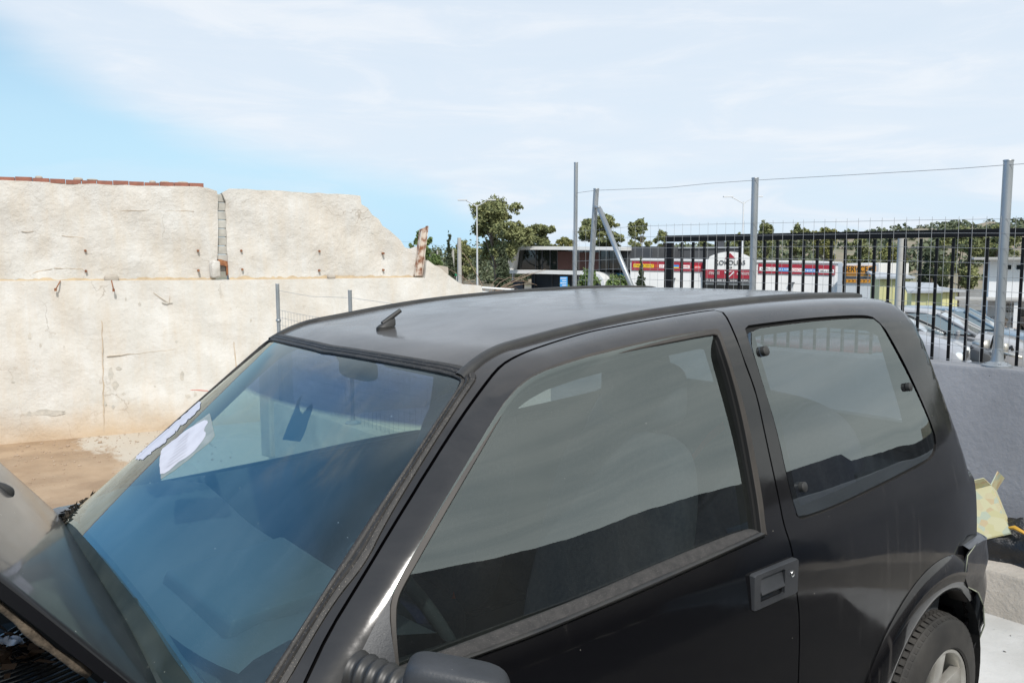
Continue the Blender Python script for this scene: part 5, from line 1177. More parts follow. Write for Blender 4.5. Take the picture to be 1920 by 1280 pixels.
def tree(name,label,px,ptop,pbase,d,wpx,kind='euca',n=3500,shape='round',group=None,seed=1,leaf=None,cat='tree',base_z=None):
    top=pd(px,ptop,d); base=pd(px,pbase,d); H=top[2]-base[2]; W2=wpx/FPX*d/2; g=random.Random(seed)
    gz=(gh(base[0],base[1]) if base_z is None else base_z); gz=min(gz,base[2]); 
    t=thing(name,label,cat,(base[0],base[1],gz),g.uniform(0,6),group)
    hb=base[2]-gz; n=int(n*3.2); lf=(leaf*.7 if leaf else d*.0024)
    bl=[]
    if shape=='round':
        for k in range(17):
            a=g.uniform(0,6.28); rr=g.uniform(.25,.92)*W2; z=hb+H*g.uniform(.22,.88); q=g.uniform(.16,.30)
            wz=1-.45*abs((z-hb)/H-.6); bl.append((rr*math.cos(a)*wz,rr*math.sin(a)*wz,z,W2*q*1.15,W2*q*1.15,H*q*.38))
        bl.append((0,0,hb+H*.86,W2*.35,W2*.35,H*.16))
    elif shape=='cone':
        for k in range(12):
            f=k/11; w_=W2*(1-f*.92)*(.85 if k else .6); bl.append((g.uniform(-.1,.1)*W2,g.uniform(-.1,.1)*W2,hb+H*(.04+.92*f),w_,w_,H*.07))
    elif shape=='bush':
        for k in range(9):
            a=g.uniform(0,6.28); rr=g.uniform(.1,.7)*W2; bl.append((rr*math.cos(a),rr*math.sin(a),hb+H*g.uniform(.2,.72),W2*.38,W2*.38,H*.27))
    VV,k=crown((0,0,0),bl,n,lf,seed); crownobj('crown',VV,k,LM[kind],t)
    b=MB(); b.s=True; r=max(.06,W2*.055)
    tr=[(0,0,-.2),(g.uniform(-.1,.1)*W2,0,hb*.6+H*.15),(g.uniform(-.15,.15)*W2,g.uniform(-.1,.1)*W2,hb+H*.55),(0,0,hb+H*.85)]
    b.tube(tr,[r,r*.8,r*.45,r*.12],7)
    if shape!='cone':
        for (x,y,z,rx,ry,rz) in bl[:9]:
            s0=g.uniform(.2,.7); p=np.array(tr[1])*(1-s0)+np.array(tr[2])*s0; q=np.array((x,y,z)); b.tube([p,(p+q)/2+(0,0,-.04*H),q],[r*.45,r*.3,r*.12],5)
    b.build('trunk',LM['bark'],t,smooth=60); return t
tree('eucalyptus_tree','tall open-crowned eucalyptus behind the double-armed street lamp',928,374,520,78,132,'euca',7500,group='eucalyptus trees along the road',seed=3)
tree('eucalyptus_tree','lower left limb mass of eucalyptus between the grey pole and the street lamp',868,455,535,74,64,'euca',3000,group='eucalyptus trees along the road',seed=13)
tree('eucalyptus_tree','round eucalyptus rising above the middle of the curved white roof edge',1009,422,480,105,66,'euca',2600,group='eucalyptus trees along the road',seed=5)
tree('shrubby_tree','low yellowish tree just left of the tallest fence post, behind the curved building',1058,447,480,100,48,'yel',1500,group='eucalyptus trees along the road',seed=6)
tree('eucalyptus_tree','broad eucalyptus behind the leaning fence post and its brace tube',1130,404,480,92,92,'euca',3800,group='eucalyptus trees along the road',seed=7)
tree('eucalyptus_tree','pointed small eucalyptus right of the brace tube above the dark building',1200,414,485,88,46,'euca',1800,group='eucalyptus trees along the road',seed=8)
tree('eucalyptus_tree','thin olive tree next to the left end of the black gate',1240,434,492,90,44,'euca',1400,group='eucalyptus trees along the road',seed=9)
tree('cypress_tree','narrow dark cypress standing alone left of the grey poles',843,434,535,60,24,'dark',1500,'cone',group='dark cypresses',seed=10)
tree('cypress_tree','slim dark cypress at the left end of the curved white building',943,430,545,66,36,'dark',2400,'cone',group='dark cypresses',seed=11)
tree('cypress_tree','small dark cypress standing before the red and white shop front',1201,484,560,46,24,'dark',1500,'cone',group='dark cypresses',seed=12)
for i,(px,pt,pb,d,w_,kd,nn_,lab) in enumerate([
 (1432,416,500,84,44,'euca',1800,'tree directly right of the gate-side fence post, above the shop roof'),
 (1492,424,500,84,40,'euca',1500,'small olive tree over the right red banner'),
 (1545,428,505,82,52,'yel',1800,'yellow-green tree above the right end of the red banner'),
 (1610,448,520,80,60,'euca',1900,'olive tree directly behind the orange service sign'),
 (1665,462,560,66,66,'yel',2400,'bushy yellow-green tree left of the concrete pole'),
 (1745,470,560,60,54,'dark',2400,'dark tree behind the small yellow sheds'),
 (1800,432,560,56,90,'euca',4600,'large dark tree left of the white two-storey house'),
 (1868,424,500,62,74,'euca',3000,'broad tree rising behind the white two-storey house'),
 (1315,447,500,86,30,'euca',900,'small tree peeping over the dark building left of the arched shop sign'),
 (1385,436,500,88,40,'euca',1300,'tree showing above the arch of the shop sign')]):
    tree('roadside_tree',lab,px,pt,pb,d,w_,kd,nn_,group='trees behind the shops',seed=20+i)
tree('garden_tree','bright green bushy tree just behind the broken end of the ruined wall',790,436,520,30,52,'mid',1700,group='green trees behind the ruined wall',seed=40,leaf=.13)
tree('garden_tree','green tree to the right of the leaning rusty column',818,478,540,33,38,'mid',1300,group='green trees behind the ruined wall',seed=41,leaf=.13)
for i,(px,pt,pb,d,w_,lab) in enumerate([(1105,505,560,40,58,'green bush at the foot of the leaning fence post'),(1160,512,560,38,56,'green bush behind the lower end of the brace tube'),(1062,525,560,42,26,'small green bush beside the blue notice board')]):
    tree('green_bush',lab,px,pt,pb,d,w_,'mid',1500,'bush',group='bushes behind the mesh fence',seed=50+i,leaf=.14,cat='bush')
# bare branches behind the rail
M['twig']=mat('bare_twigs',(.26,.19,.14),.9)
t=thing('bare_shrub','leafless brown shrub with long arching twigs behind the white pipe rail','shrub',tuple(pd(915,560,27)))
b=MB(); g=random.Random(4)
for k in range(26):
    a=g.uniform(0,6.28); L_=g.uniform(.8,2.4); p=np.array((0,0,0.)); pts=[p]; d_=np.array((cr[0]*math.cos(a),cr[1]*math.cos(a),g.uniform(.2,.9)))
    for j in range(5): d_=d_+np.array((0,0,-.10)); p=p+d_/np.linalg.norm(d_)*L_/5; pts.append(p)
    b.tube(pts,[.018,.015,.012,.009,.007,.004],4)
b.build('twigs',M['twig'],t)
# --- hillside
hb=[];g=np.random.default_rng(2)
def hz(az,r):
    k=np.interp(az,[-200,-190,-176,-168,-160,-152,-145,-138,-130,-110],[13,15,17,15,16,13,10,6,2,0]); return k*np.clip((r-150)/170,0,1)**.8-3.4
b=MB(); b.s=True; az=np.linspace(-205,-108,80); rr=np.linspace(140,420,22); V=[(CAM[0]+r*math.cos(R_(a)),CAM[1]+r*math.sin(R_(a)),float(hz(a,min(r,330)))+1.1*math.sin(a*1.7+r*.02)*((r-140)/200)) for a in az for r in rr]
b.add(V,[(i*22+j,i*22+j+1,(i+1)*22+j+1,(i+1)*22+j) for i in range(79) for j in range(21)])
M['hill']=mat('dry_hillside',(.28,.22,.16),.95,col2=(.17,.17,.11),scale=.12,detail=12); o=b.build('hills',M['hill']); tag(o,'scrubby hillside rising beyond the sheds',None,None,'structure')
pts=[]
for k in range(1500):
    a=g.uniform(-203,-112); r=g.uniform(150,335); s=g.uniform(.9,2.6); pts.append((CAM[0]+r*math.cos(R_(a)),CAM[1]+r*math.sin(R_(a)),float(hz(a,r))+s*.3,s))
allv=[];cnt=0
for i,(x,y,z,s) in enumerate(pts):
    q=g.normal(size=(60,3)); q/=np.linalg.norm(q,axis=1,keepdims=True); q=q*np.array((s,s,s*.75))*g.uniform(.6,1,(60,1))+np.array((x,y,z)); d=g.normal(size=(60,3)); d/=np.linalg.norm(d,axis=1,keepdims=True); e=np.cross(d,g.normal(size=(60,3))); e/=np.linalg.norm(e,axis=1,keepdims=True); l=s*.24
    allv.append(np.stack([q-d*l,q+e*l*.8,q+d*l,q-e*l*.8],1).reshape(-1,3)); cnt+=60
LM['scrub']=leafmat('hill_scrub',(.15,.17,.10),(.11,.13,.08))
o=crownobj('scrub',np.vstack(allv),cnt,LM['scrub'],None); tag(o,'olive scrub scattered over the hillside','scrub',None,'stuff')
# --- distant tree mass behind the lamps
vv=[];kk=0
for i in range(46):
    px=720+i*16+random.uniform(-6,6); P=pd(px,500,150+random.uniform(-10,20)); h=random.uniform(2.0,4.6); VV,k=crown((P[0],P[1],-2.5),[(0,0,2+h*.5,3.2,3.2,h*.55),(1.5,1,1.5,2.5,2.5,1.6)],420,.42,300+i); vv.append(VV);kk+=k
o=crownobj('far_wood',np.vstack(vv),kk,LM['scrub'],None); tag(o,'low far-off belt of grey green trees along the horizon','woodland',None,'stuff')
# --- poles and lamps
M['conc']=mat('pole_concrete',(.42,.41,.38),.85,col2=(.36,.35,.33),scale=3)
M['paleg']=mat('pale_grey_paint',(.55,.56,.57),.5)
def lamp(px,ptop,pb,d,arms,lab,r=.09):
    T_=pd(px,ptop,d); gz=gh(T_[0],T_[1]); t=thing('street_lamp',lab,'street lamp',(T_[0],T_[1],gz),0,'tall double-armed street lamps'); H=T_[2]-gz
    b=MB(); b.s=True; b.tube([(0,0,0),(0,0,H*.5),(0,0,H)],[r,r*.8,r*.55],8); b.build('mast',M['paleg'],t,smooth=60)
    cr3=np.array((cr[0],cr[1],0)); 
    for s,l in arms:
        b=MB(); b.s=True; b.tube([(0,0,H-.15),cr3*s*l*.5+(0,0,H+.1),cr3*s*l+(0,0,H+.35)],.045,6); a_=b.build('arm',M['paleg'],t,smooth=60)
        b=MB(); c=cr3*s*(l+.3)+np.array((0,0,H+.38)); b.box(tuple(c),(.75,.26,.10),math.atan2(cr[1],cr[0])); b.build('lamp_head',M['paleg'],a_,bevel=.02)
lamp(894,384,545,66,((-1,.85),(1,.85)),'pale double-armed street lamp in front of the tall eucalyptus')
lamp(1394,378,545,64,((-1,.9),(1,.8)),'pale double-armed street lamp seen beside the middle fence post')
def pole(px,pt,pb,d,r,lab,nm='utility_pole',m='conc'):
    T_=pd(px,pt,d); gz=gh(T_[0],T_[1]); b=MB(); b.s=True; b.tube([(0,0,0),(0,0,T_[2]-gz)],[r*1.15,r*.9],10); o=b.build(nm,M[m],None,smooth=60); o.location=(T_[0],T_[1],gz); tag(o,lab,'pole'); return T_
p1=pole(861,446,545,44,.12,'thick pale concrete pole left of the street lamp'); p2=pole(849,468,545,60,.11,'thinner pale pole just left of the thick concrete pole'); p3=pole(820,470,545,110,.11,'slender far pole to the right of the ruined wall'); p4=pole(1690,446,620,26,.115,'thick concrete pole in front of the yellow sheds')
b=MB(); b.tube(resamp([p4-(0,0,.35),pd(1760,462,40),pd(1850,458,60),pd(1960,450,70)],n=12),.018,4); b.tube([pd(700,452,90),pd(800,455,95),p2+(0,0,.0)],.012,4); o=b.build('overhead_cable',M['blacksteel']); tag(o,'thin black overhead cables strung past the concrete poles','cable')
# green road sign and blue board
def board(nm,px0,py0,px1,py1,d,m,lab,cat='sign',legs=True):
    A=pd((px0+px1)/2,(py0+py1)/2,d); w_=(px1-px0)/FPX*d; h_=(py1-py0)/FPX*d; t=thing(nm,lab,cat,(A[0],A[1],gh(A[0],A[1])),math.atan2(cr[1],cr[0])); z=A[2]-gh(A[0],A[1])
    b=MB(); b.box((0,0,z),(w_,.06,h_)); f=b.build('sign_panel',m,t,bevel=.01)
    if legs:
        for s_ in (-.35,.35):
            b=MB(); b.tube([(s_*w_,.06,0),(s_*w_,.06,z)],.04,6); b.build('leg',M['paleg'],t)
    return t,w_,h_,z
M['signg']=mat('green_sign',(.01,.22,.10),.5); M['signb']=mat('blue_sign',(.05,.28,.62),.5); M['whitep']=mat('white_print',(.78,.78,.78),.6)
board('road_sign',847,509,857,517,95,M['signg'],'tiny green road sign by the foot of the pale poles')
t,w_,h_,z=board('notice_board',1050,519,1064,543,36,M['signb'],'blue notice board with white lines before the dark ground floor')
for k in range(5):
    b=MB(); b.box((.0+(.02 if k%2 else -.02),-.035,z+h_*(.38-.18*k)),(w_*(.8 if k%2==0 else .55),.008,h_*.05)); b.build('print_line',M['whitep'],t)
# white pipe rail
t=thing('pipe_rail','white pipe barrier rail beyond the broken wall end','rail',tuple(pd(930,552,24)))
o0=pd(930,552,24)
b=MB(); b.s=True; b.tube([pd(903,539,24)-o0,pd(961,543,24)-o0],.028,8); b.build('rail_tube',M['white'],t,smooth=60)
b=MB(); b.s=True; b.tube([pd(903,547,24)-o0,pd(961,551,24)-o0],.022,8); b.build('rail_tube',M['white'],t,smooth=60)
b=MB(); b.tube([pd(961,541,24)-o0,pd(961,541,24)-o0-(0,0,1.6)],.05,8); b.build('leg',M['paleg'],t)
# --- helper for buildings facing the camera: local x along the front, y depth away, z up
def facing(name,label,px0,px1,d0,d1,cat='building'):
    A=pd(px0,500,d0);B=pd(px1,500,d1); dx=B-A; dx[2]=0; L_=np.linalg.norm(dx); a=math.atan2(dx[1],dx[0]); gz=gh(A[0],A[1])-.3
    t=thing(name,label,cat,(A[0],A[1],gz),a); 
    def X(px): # local x of a pixel column
        r=ray(px,500)[:2]; M2=np.array([[r[0],-dx[0]/L_],[r[1],-dx[1]/L_]]); s=np.linalg.solve(M2,(A-CAM)[:2]); return s[1]
    def Z(px,py):
        x=X(px); P=A[:2]+dx[:2]/L_*x; dd=(P-CAM[:2]); r=ray(px,py); k=np.linalg.norm(dd)/np.linalg.norm(r[:2]); return CAM[2]+r[2]*k-gz
    return t,L_,X,Z
def bxp(t,nm,x0,x1,y0,y1,z0,z1,m,bev=0,label=None):
    b=MB(); b.bx((x0,y0,z0),(x1,y1,z1)); return b.build(nm,m,t,bevel=bev,label=label)
def text(par,s,x,y,z,h,m,w=None,nm='lettering',ext=.01):
    cu_=bpy.data.curves.new('t','FONT'); cu_.body=s; cu_.size=h*1.38; cu_.align_x='CENTER'; cu_.align_y='CENTER'; cu_.extrude=ext
    to=bpy.data.objects.new('t',cu_); COL.objects.link(to); dg=bpy.context.evaluated_depsgraph_get(); me=bpy.data.meshes.new_from_object(to.evaluated_get(dg)); bpy.data.objects.remove(to)
    if len(me.vertices)==0: return None
    vx=[v.co.x for v in me.vertices]; wd=max(vx)-min(vx)
    if w: 
        for v in me.vertices: v.co.x*=w/wd
    o=link(nm,me,m,par); o.location=(x,y,z); o.rotation_euler=(math.pi/2,0,0); return o
# facing(): front runs left->right, so outward normal is local -y
M['red']=mat('dark_red_banner',(.30,.012,.03),.5); M['navy']=mat('dark_navy_cladding',(.012,.014,.022),.5); M['glassd']=mat('dark_window_glass',(.012,.016,.016),.06,spec=.8); M['ywall']=mat('pale_yellow_sheet',(.60,.58,.30),.6,col2=(.54,.52,.27),scale=.7)
M['roofg']=mat('grey_sheet_roof',(.40,.42,.45),.5,col2=(.34,.36,.38),scale=1.5); M['orange']=mat('orange_sign',(.80,.33,.03),.5); M['dk']=mat('near_black_print',(.02,.02,.022),.6); M['yellowp']=mat('yellow_print',(.80,.52,.02),.5); M['bluep']=mat('bright_blue_print',(.03,.25,.60),.5); M['redp']=mat('bright_red_print',(.65,.02,.02),.5); M['bluewall']=mat('sky_blue_wall',(.10,.35,.55),.6); M['orangep']=mat('rust_orange_print',(.42,.06,.02),.5)
# curved showroom
t,L_,X,Z=facing('curved_showroom','modern two-storey showroom with a curved white roof edge and dark upper windows',945,1220,82,74)
x0,x1=X(950),X(1174); zt=Z(1000,462); zm=Z(1000,506); zmb=Z(1000,511)
def curved(nm,pts,th,y0,y1,m):
    b=MB(); b.s=True; P=resamp(chaik(pts,3),n=40); T_=np.gradient(P,axis=0); T_/=np.linalg.norm(T_,axis=1,keepdims=True); Nn=np.stack([-T_[:,1],T_[:,0]],-1); V=[]
    for (o,y) in ((0,y0),(th,y0),(th,y1),(0,y1)): V+=[(P[k,0]+Nn[k,0]*o,y,P[k,1]+Nn[k,1]*o) for k in range(40)]
    b.add(V,[(i*40+j,i*40+j+1,((i+1)%4)*40+j+1,((i+1)%4)*40+j) for i in range(4) for j in range(39)]+[(0,40,80,120),(39,79,119,159)]); return b.build(nm,m,t,smooth=35)
curved('roof_edge',[(x0+.30,zm),(x0-.12,zt-1.5),(x0-.05,zt-.45),(x0+.35,zt-.02),(x0+1.6,zt),(x0+4,zt),(x1,Z(1174,463))],-.32,-1.2,9,M['white'])
curved('floor_edge',[(x0+.2,zm),(x0+4,zm),(X(1110),Z(1110,508)),(X(1130),Z(1130,510)),(X(1143),Z(1143,522)),(X(1148),Z(1148,560))],-.34,-1.2,9,M['white'])
bxp(t,'upper_wall',x0+.45,x1+2.0,1.2,8,zm,zt-.1,M['greywall'])
b=MB(); b.add([(X(968),.2,zm+.05),(X(973),.2,zt-.34),(X(1160),.2,zt-.34),(X(1160),.2,zm+.05),(X(968),.5,zm+.05),(X(973),.5,zt-.34),(X(1160),.5,zt-.34),(X(1160),.5,zm+.05)],[(0,1,2,3),(4,7,6,5),(0,4,5,1),(1,5,6,2),(2,6,7,3)]); b.build('window',M['glassd'],t)
for px in (1003,1015,1030,1044,1060,1076,1092,1108,1124,1140): bxp(t,'mullion',X(px)-.03,X(px)+.03,.12,.2,zm+.05,zt-.34,M['greywall'])
M['dbrick']=mat('dull_brick_screen',(.07,.028,.022),.7); bxp(t,'brick_screen',X(1045),X(1072),.06,.1,zm+.06,zt-.5,M['dbrick']); bxp(t,'brick_screen',X(1084),X(1122),.06,.1,zm+.06,zt-.6,M['dbrick'])
b=MB(); b.add([(x0+.25,-1.0,zm),(x0+.05,-1.0,zt-.5),(x0+.6,-1.0,zt-.2),(X(972),-.7,zt-.25),(X(967),-.7,zm),(x0+.25,.3,zm),(x0+.05,.3,zt-.5),(x0+.6,.3,zt-.2),(X(972),.3,zt-.25),(X(967),.3,zm)],[(0,1,2,3,4),(9,8,7,6,5),(3,8,9,4)]); b.build('white_reveal',M['white'],t)
bxp(t,'ground_floor_wall',X(982),X(1112),1.5,8,0,zm-.3,M['navy']); bxp(t,'ground_floor_wall',X(1112),X(1160),2.5,8,0,zm-.3,M['bluewall'])
bxp(t,'column',X(960),X(962),0,.3,0,zm-.3,M['white']); bxp(t,'low_wall',X(952),X(985),-.5,-.2,0,Z(960,525),M['navy'])
for a,c in ((989,1022),(1054,1072)):
    for p in (a,c): bxp(t,'door_frame',X(p)-.04,X(p)+.04,1.42,1.5,0,Z(1000,512),M['greywall'])
    bxp(t,'door_frame',X(a),X(c),1.42,1.49,Z(1000,512)-.06,Z(1000,512)+.0,M['greywall'])
# long dark building behind
t,L_,X,Z=facing('dark_warehouse','long low dark grey building behind the red and white shop',1150,1440,84,80)
bxp(t,'wall',0,X(1385),0,12,0,Z(1250,466),M['greywall']); bxp(t,'roof_trim',-.1,X(1386),-.15,12,Z(1250,466),Z(1250,463.5),M['roofg']); bxp(t,'beige_panel',X(1218),X(1234),-.06,0,Z(1225,488),Z(1225,474),M['curb']); bxp(t,'roof_box',X(1338),X(1356),1,4,Z(1345,466),Z(1345,451),M['greywall'])  # small panel in pale beige on the dark wall
# shop
t,L_,X,Z=facing('tool_shop','long white shop with a dark red fascia and an arched name sign','1180' and 1182,1578,60,57)
zt0,zt1=Z(1190,485),Z(1560,491)
b=MB(); b.add([(0,0,0),(L_,0,0),(L_,0,zt1),(0,0,zt0),(0,10,0),(L_,10,0),(L_,10,zt1),(0,10,zt0)],[(0,1,2,3),(4,7,6,5),(3,2,6,7),(0,3,7,4),(1,5,6,2)]); b.build('wall',M['white'],t)
def band(pa,pb,ya,yb,y,m,nm='fascia',xx=None):
    b=MB(); za,zb=Z(pa,ya),Z(pb,ya); zc,zd=Z(pa,yb),Z(pb,yb); return None
def quad(nm,px0,py0,px1,py1,y,m,par=None,dy=.0,th=.04):
    # px corners: left-top (px0,py0) right-bottom (px1,py1); slope dy px across
    a=(X(px0),Z(px0,py0)); b_=(X(px1),Z(px1,py0+dy)); c=(X(px1),Z(px1,py1+dy)); d=(X(px0),Z(px0,py1)); b=MB()
    V=[(p[0],y,p[1]) for p in (a,b_,c,d)]+[(p[0],y+th,p[1]) for p in (a,b_,c,d)]; b.add(V,[(0,3,2,1),(4,5,6,7),(0,1,5,4),(1,2,6,5),(2,3,7,6),(3,0,4,7)]); return b.build(nm,m,par or t)
fa=quad('fascia',1184.5,489.5,1320,506,-.10,M['red'],dy=3,th=.09); fb_=quad('fascia',1422,494,1566,512,-.10,M['red'],dy=3.5,th=.09)
quad('roof_trim',1182,485,1578,488,-.14,M['paleg'],dy=6,th=.12)
def logo(px0,px1,yc,h,mb,txt,mt,par,fs=.55):
    y0=yc-h/2; o=quad('brand_panel',px0,y0,px1,y0+h,-.115,mb,par,dy=(px1-px0)*.022,th=.012)
    if txt: 
        pc=(px0+px1)/2; text(par,txt,X(pc),-.125,Z(pc,yc+(px1-px0)*.011),(Z(pc,yc-h/2)-Z(pc,yc+h/2))*fs,mt,w=(X(px1)-X(px0))*.86,ext=.004)
logo(1188,1208.5,497.7,6.4,M['yellowp'],'STANLEY',M['dk'],fa); logo(1209,1226,498.2,6.4,M['yellowp'],'DEWALT',M['dk'],fa); logo(1227,1235,498.5,6,M['orangep'],'',M['dk'],fa); logo(1236,1259,498.8,6.4,M['whitep'],'CT power',M['redp'],fa,.6); logo(1262,1273,499.6,6.2,M['bluep'],'',M['whitep'],fa); quad('brand_panel',1262,500.5,1273,502.6,-.12,M['yellowp'],fa,dy=.2,th=.004); logo(1277,1293,500,6.4,M['whitep'],'EINHELL'[:5]+'L',M['redp'],fa); logo(1297,1314,500.5,6.6,M['redp'],'Makita',M['whitep'],fa,.6)
logo(1424,1454,503.8,6.8,M['whitep'],'AWELCO',M['dk'],fb_); logo(1455,1480,505,7,M['bluep'],'DAB AIR',M['whitep'],fb_); logo(1480.5,1505,506,7,M['whitep'],'BOSCH',M['redp'],fb_,.6); logo(1506,1535,507,7,M['bluep'],'Nilfisk',M['whitep'],fb_,.62); logo(1536,1564,508,7,M['whitep'],'BELLOTA',M['dk'],fb_,.6)
# arched sign
sg=bpy.data.objects.new('arched_sign',None); COL.objects.link(sg); sg.parent=t
def arc_top(px): return 489+ -17.0*max(0,1-((px-1367)/46.)**2)**.75 if 1327<px<1410 else 489.
b=MB(); pts=[(X(1318),Z(1318,489)),(X(1327),Z(1327,488))]+[(X(p),Z(p,arc_top(p))) for p in np.linspace(1330,1408,16)]+[(X(1412),Z(1412,489)),(X(1412),Z(1412,505)),(X(1318),Z(1318,505))]
b.prism(pts,-.05,-.45,lambda a,c,h:(a,h,c)); b.build('arch_panel',M['white'],sg)
quad('red_panel',1320,504.5,1412,521,-.46,M['red'],sg,dy=1.5,th=.42); quad('dark_strip',1320,521,1412,529,-.46,M['greywall'],sg,dy=1.5,th=.42)
b=MB(); b.prism([(X(1358),Z(1358,484.5)),(X(1378),Z(1378,484.5)),(X(1368),Z(1368,474.5))],-.50,-.46,lambda a,c,h:(a,h,c)); b.build('red_triangle',M['red'],sg)
text(sg,'KOKOLIAS',X(1368),-.50,Z(1368,492.5),(Z(1368,488.5)-Z(1368,497)),M['dk'],w=X(1396)-X(1340),ext=.015)
text(sg,'B2B',X(1367),-.50,Z(1367,501.3),(Z(1367,499.5)-Z(1367,503)),M['dk'],w=X(1372)-X(1362),ext=.008)
text(sg,'ΕΠΕΝΔΥΣΕΙΣ',X(1339),-.49,Z(1339,512),(Z(1367,509.5)-Z(1367,514.5)),M['whitep'],w=X(1349)-X(1329),ext=.006)
text(sg,'ΑΝΤΙΠΡΟΣΩΠΕΙΕΣ',X(1395),-.49,Z(1395,513),(Z(1367,510)-Z(1367,514.5)),M['whitep'],w=X(1409)-X(1381),ext=.006)
text(sg,'• B2B •',X(1367),-.49,Z(1367,508.8),(Z(1367,507.6)-Z(1367,510)),M['whitep'],w=X(1374)-X(1360),ext=.006)
b=MB(); b.tube([(X(1358),-.49,Z(1358,509)),(X(1367),-.49,Z(1367,518.5)),(X(1376),-.49,Z(1376,509.5))],.05,4); b.build('white_chevron',M['whitep'],sg)
text(sg,'✆ 210 2000 200 | www.kokolias.gr',X(1366),-.49,Z(1366,525.5),(Z(1366,523.5)-Z(1366,527.3)),M['whitep'],w=X(1408)-X(1323),ext=.005)
quad('shop_window',1322,533,1412,546,-.04,M['glassd'],dy=1.5,th=.05); quad('window_sill',1318,530,1412,533,-.3,M['paleg'],dy=1.5,th=.3)
for pa,pb,py in ((1257,1266,523),(1481,1489,531)): quad('side_door',pa,py,pb,py+40,-.05,M['paleg'],th=.05); quad('door_canopy',pa-1,py-2,pb+1,py,-.35,M['greywall'],th=.35)
# service pylon
t,L_,X,Z=facing('service_block','white block with an orange service sign and black wrench','1572' and 1572,1652,55,53)
b=MB(); z0,z1=Z(1574,494),Z(1646,495.5); b.bx((0,0,0),(X(1648),5,z0)); b.build('wall',M['white'],t); quad('corner_trim',1572,493,1581,560,-.06,M['paleg'],th=.05)
quad('corner_trim',1643,494,1648,560,-.05,M['paleg'],th=.04)
sgn=quad('service_sign',1582,498,1643,517,-.10,M['orange'],dy=.6,th=.08)
text(sgn,'SERVICE',X(1607),-.115,Z(1607,504.5),(Z(1607,498.8)-Z(1607,510.5)),M['dk'],w=X(1628)-X(1586),ext=.006)
for k in range(2): quad('small_print',1584,512+2.2*k,1627,512.8+2.2*k,-.11,M['dk'],sgn,dy=.4,th=.01)
b=MB(); b.s=True; b.tube([(X(1627),-.12,Z(1627,514)),(X(1633),-.12,Z(1633,508.5))],.14,6); b.tube([(X(1632),-.12,Z(1632,506)),(X(1634),-.12,Z(1634,509.5)),(X(1638),-.12,Z(1638,509)),(X(1641.5),-.12,Z(1641,506))],.09,6); b.tube([(X(1632),-.12,Z(1632,506)),(X(1633.5),-.12,Z(1633,503)),(X(1637),-.12,Z(1637,501.5))],.09,6); b.build('wrench_emblem',M['dk'],sgn)
quad('grey_stripe',1582,519,1643,521.5,-.10,M['greywall'],dy=.6,th=.08); ch=quad('orange_stripe',1582,523.5,1643,529.5,-.10,M['orange'],dy=.6,th=.08)
for k in range(8): text(ch,'>',X(1588+7*k),-.115,Z(1588+7*k,526.6),(Z(1607,524.4)-Z(1607,529)),M['dk'],w=X(1591)-X(1587),ext=.005)
# yellow sheds
def shed(label,px0,px1,d0,d1,yl,yr,depth,rl,rr_,dark=False):
    global t,X,Z
    t,L_,X,Z=facing('yellow_shed',label,px0,px1,d0,d1); zl,zr=Z(px0,yl),Z(px1,yr); b=MB(); b.add([(0,0,0),(L_,0,0),(L_,0,zr),(0,0,zl),(0,depth,0),(L_,depth,0),(L_,depth,zr),(0,depth,zl)],[(0,1,2,3),(4,7,6,5),(0,3,7,4),(1,5,6,2)]); b.build('wall',M['ywall'],t)
    b=MB(); e=.25; b.add([(-e,-.35,zl),(L_+e,-.35,zr),(L_+e,depth,zr+rr_),(-e,depth,zl+rl),(-e,-.35,zl-.12),(L_+e,-.35,zr-.12),(L_+e,depth,zr+rr_-.12),(-e,depth,zl+rl-.12)],[(0,1,2,3),(4,7,6,5),(0,4,5,1),(1,5,6,2),(2,6,7,3),(3,7,4,0)]); b.build('roof',M['roofg'],t)
    for k in range(int(L_/.5)): bxp(t,'sheet_rib',.25+k*.5-.02,.25+k*.5+.02,-.03,0,0,min(zl,zr)-.15,M['ywall'])
shed('tallest pale yellow sheet shed immediately right of the service block',1650,1706,48,47.6,519,518,3,.3,.05)
shed('middle pale yellow shed with a grey lean-to roof right of the concrete pole',1712,1758,43,42.6,545,544,2.5,.4,.3)
shed('smallest pale yellow shed, last of the row before the rubble heap',1770,1798,46,46,543,543,5,.15,.15)
# white house
t,L_,X,Z=facing('white_house','white two-storey flat-roofed house with small dark windows at the right edge',1856,2060,28,26.6)
bxp(t,'wall',0,L_,0,5,0,Z(1860,487),M['white']); bxp(t,'roof_slab',-.5,L_+.3,-.5,5.3,Z(1860,487),Z(1860,483),M['conc']); bxp(t,'canopy',-1.0,L_,-1.4,0,Z(1860,560),Z(1860,557),M['conc'])
for px in (1882,1906,1930,1960): f=bxp(t,'window',X(px),X(px+14),-.03,.02,Z(px,505),Z(px,497),M['glassd'],.0)
bxp(t,'door_opening',X(1915),X(1945),-.03,.02,0,Z(1915,580),M['glassd'])
for a in range(3):
    for c in range(4): bxp(t,'grille_slot',X(1886+c*6),X(1886+c*6+3.5),-.03,.02,Z(1888,585-a*6),Z(1888,581-a*6),M['glassd'])
for px in (1868,1900): bxp(t,'canopy_post',X(px),X(px)+.14,-1.3,-1.16,0,Z(1860,560),M['white'])
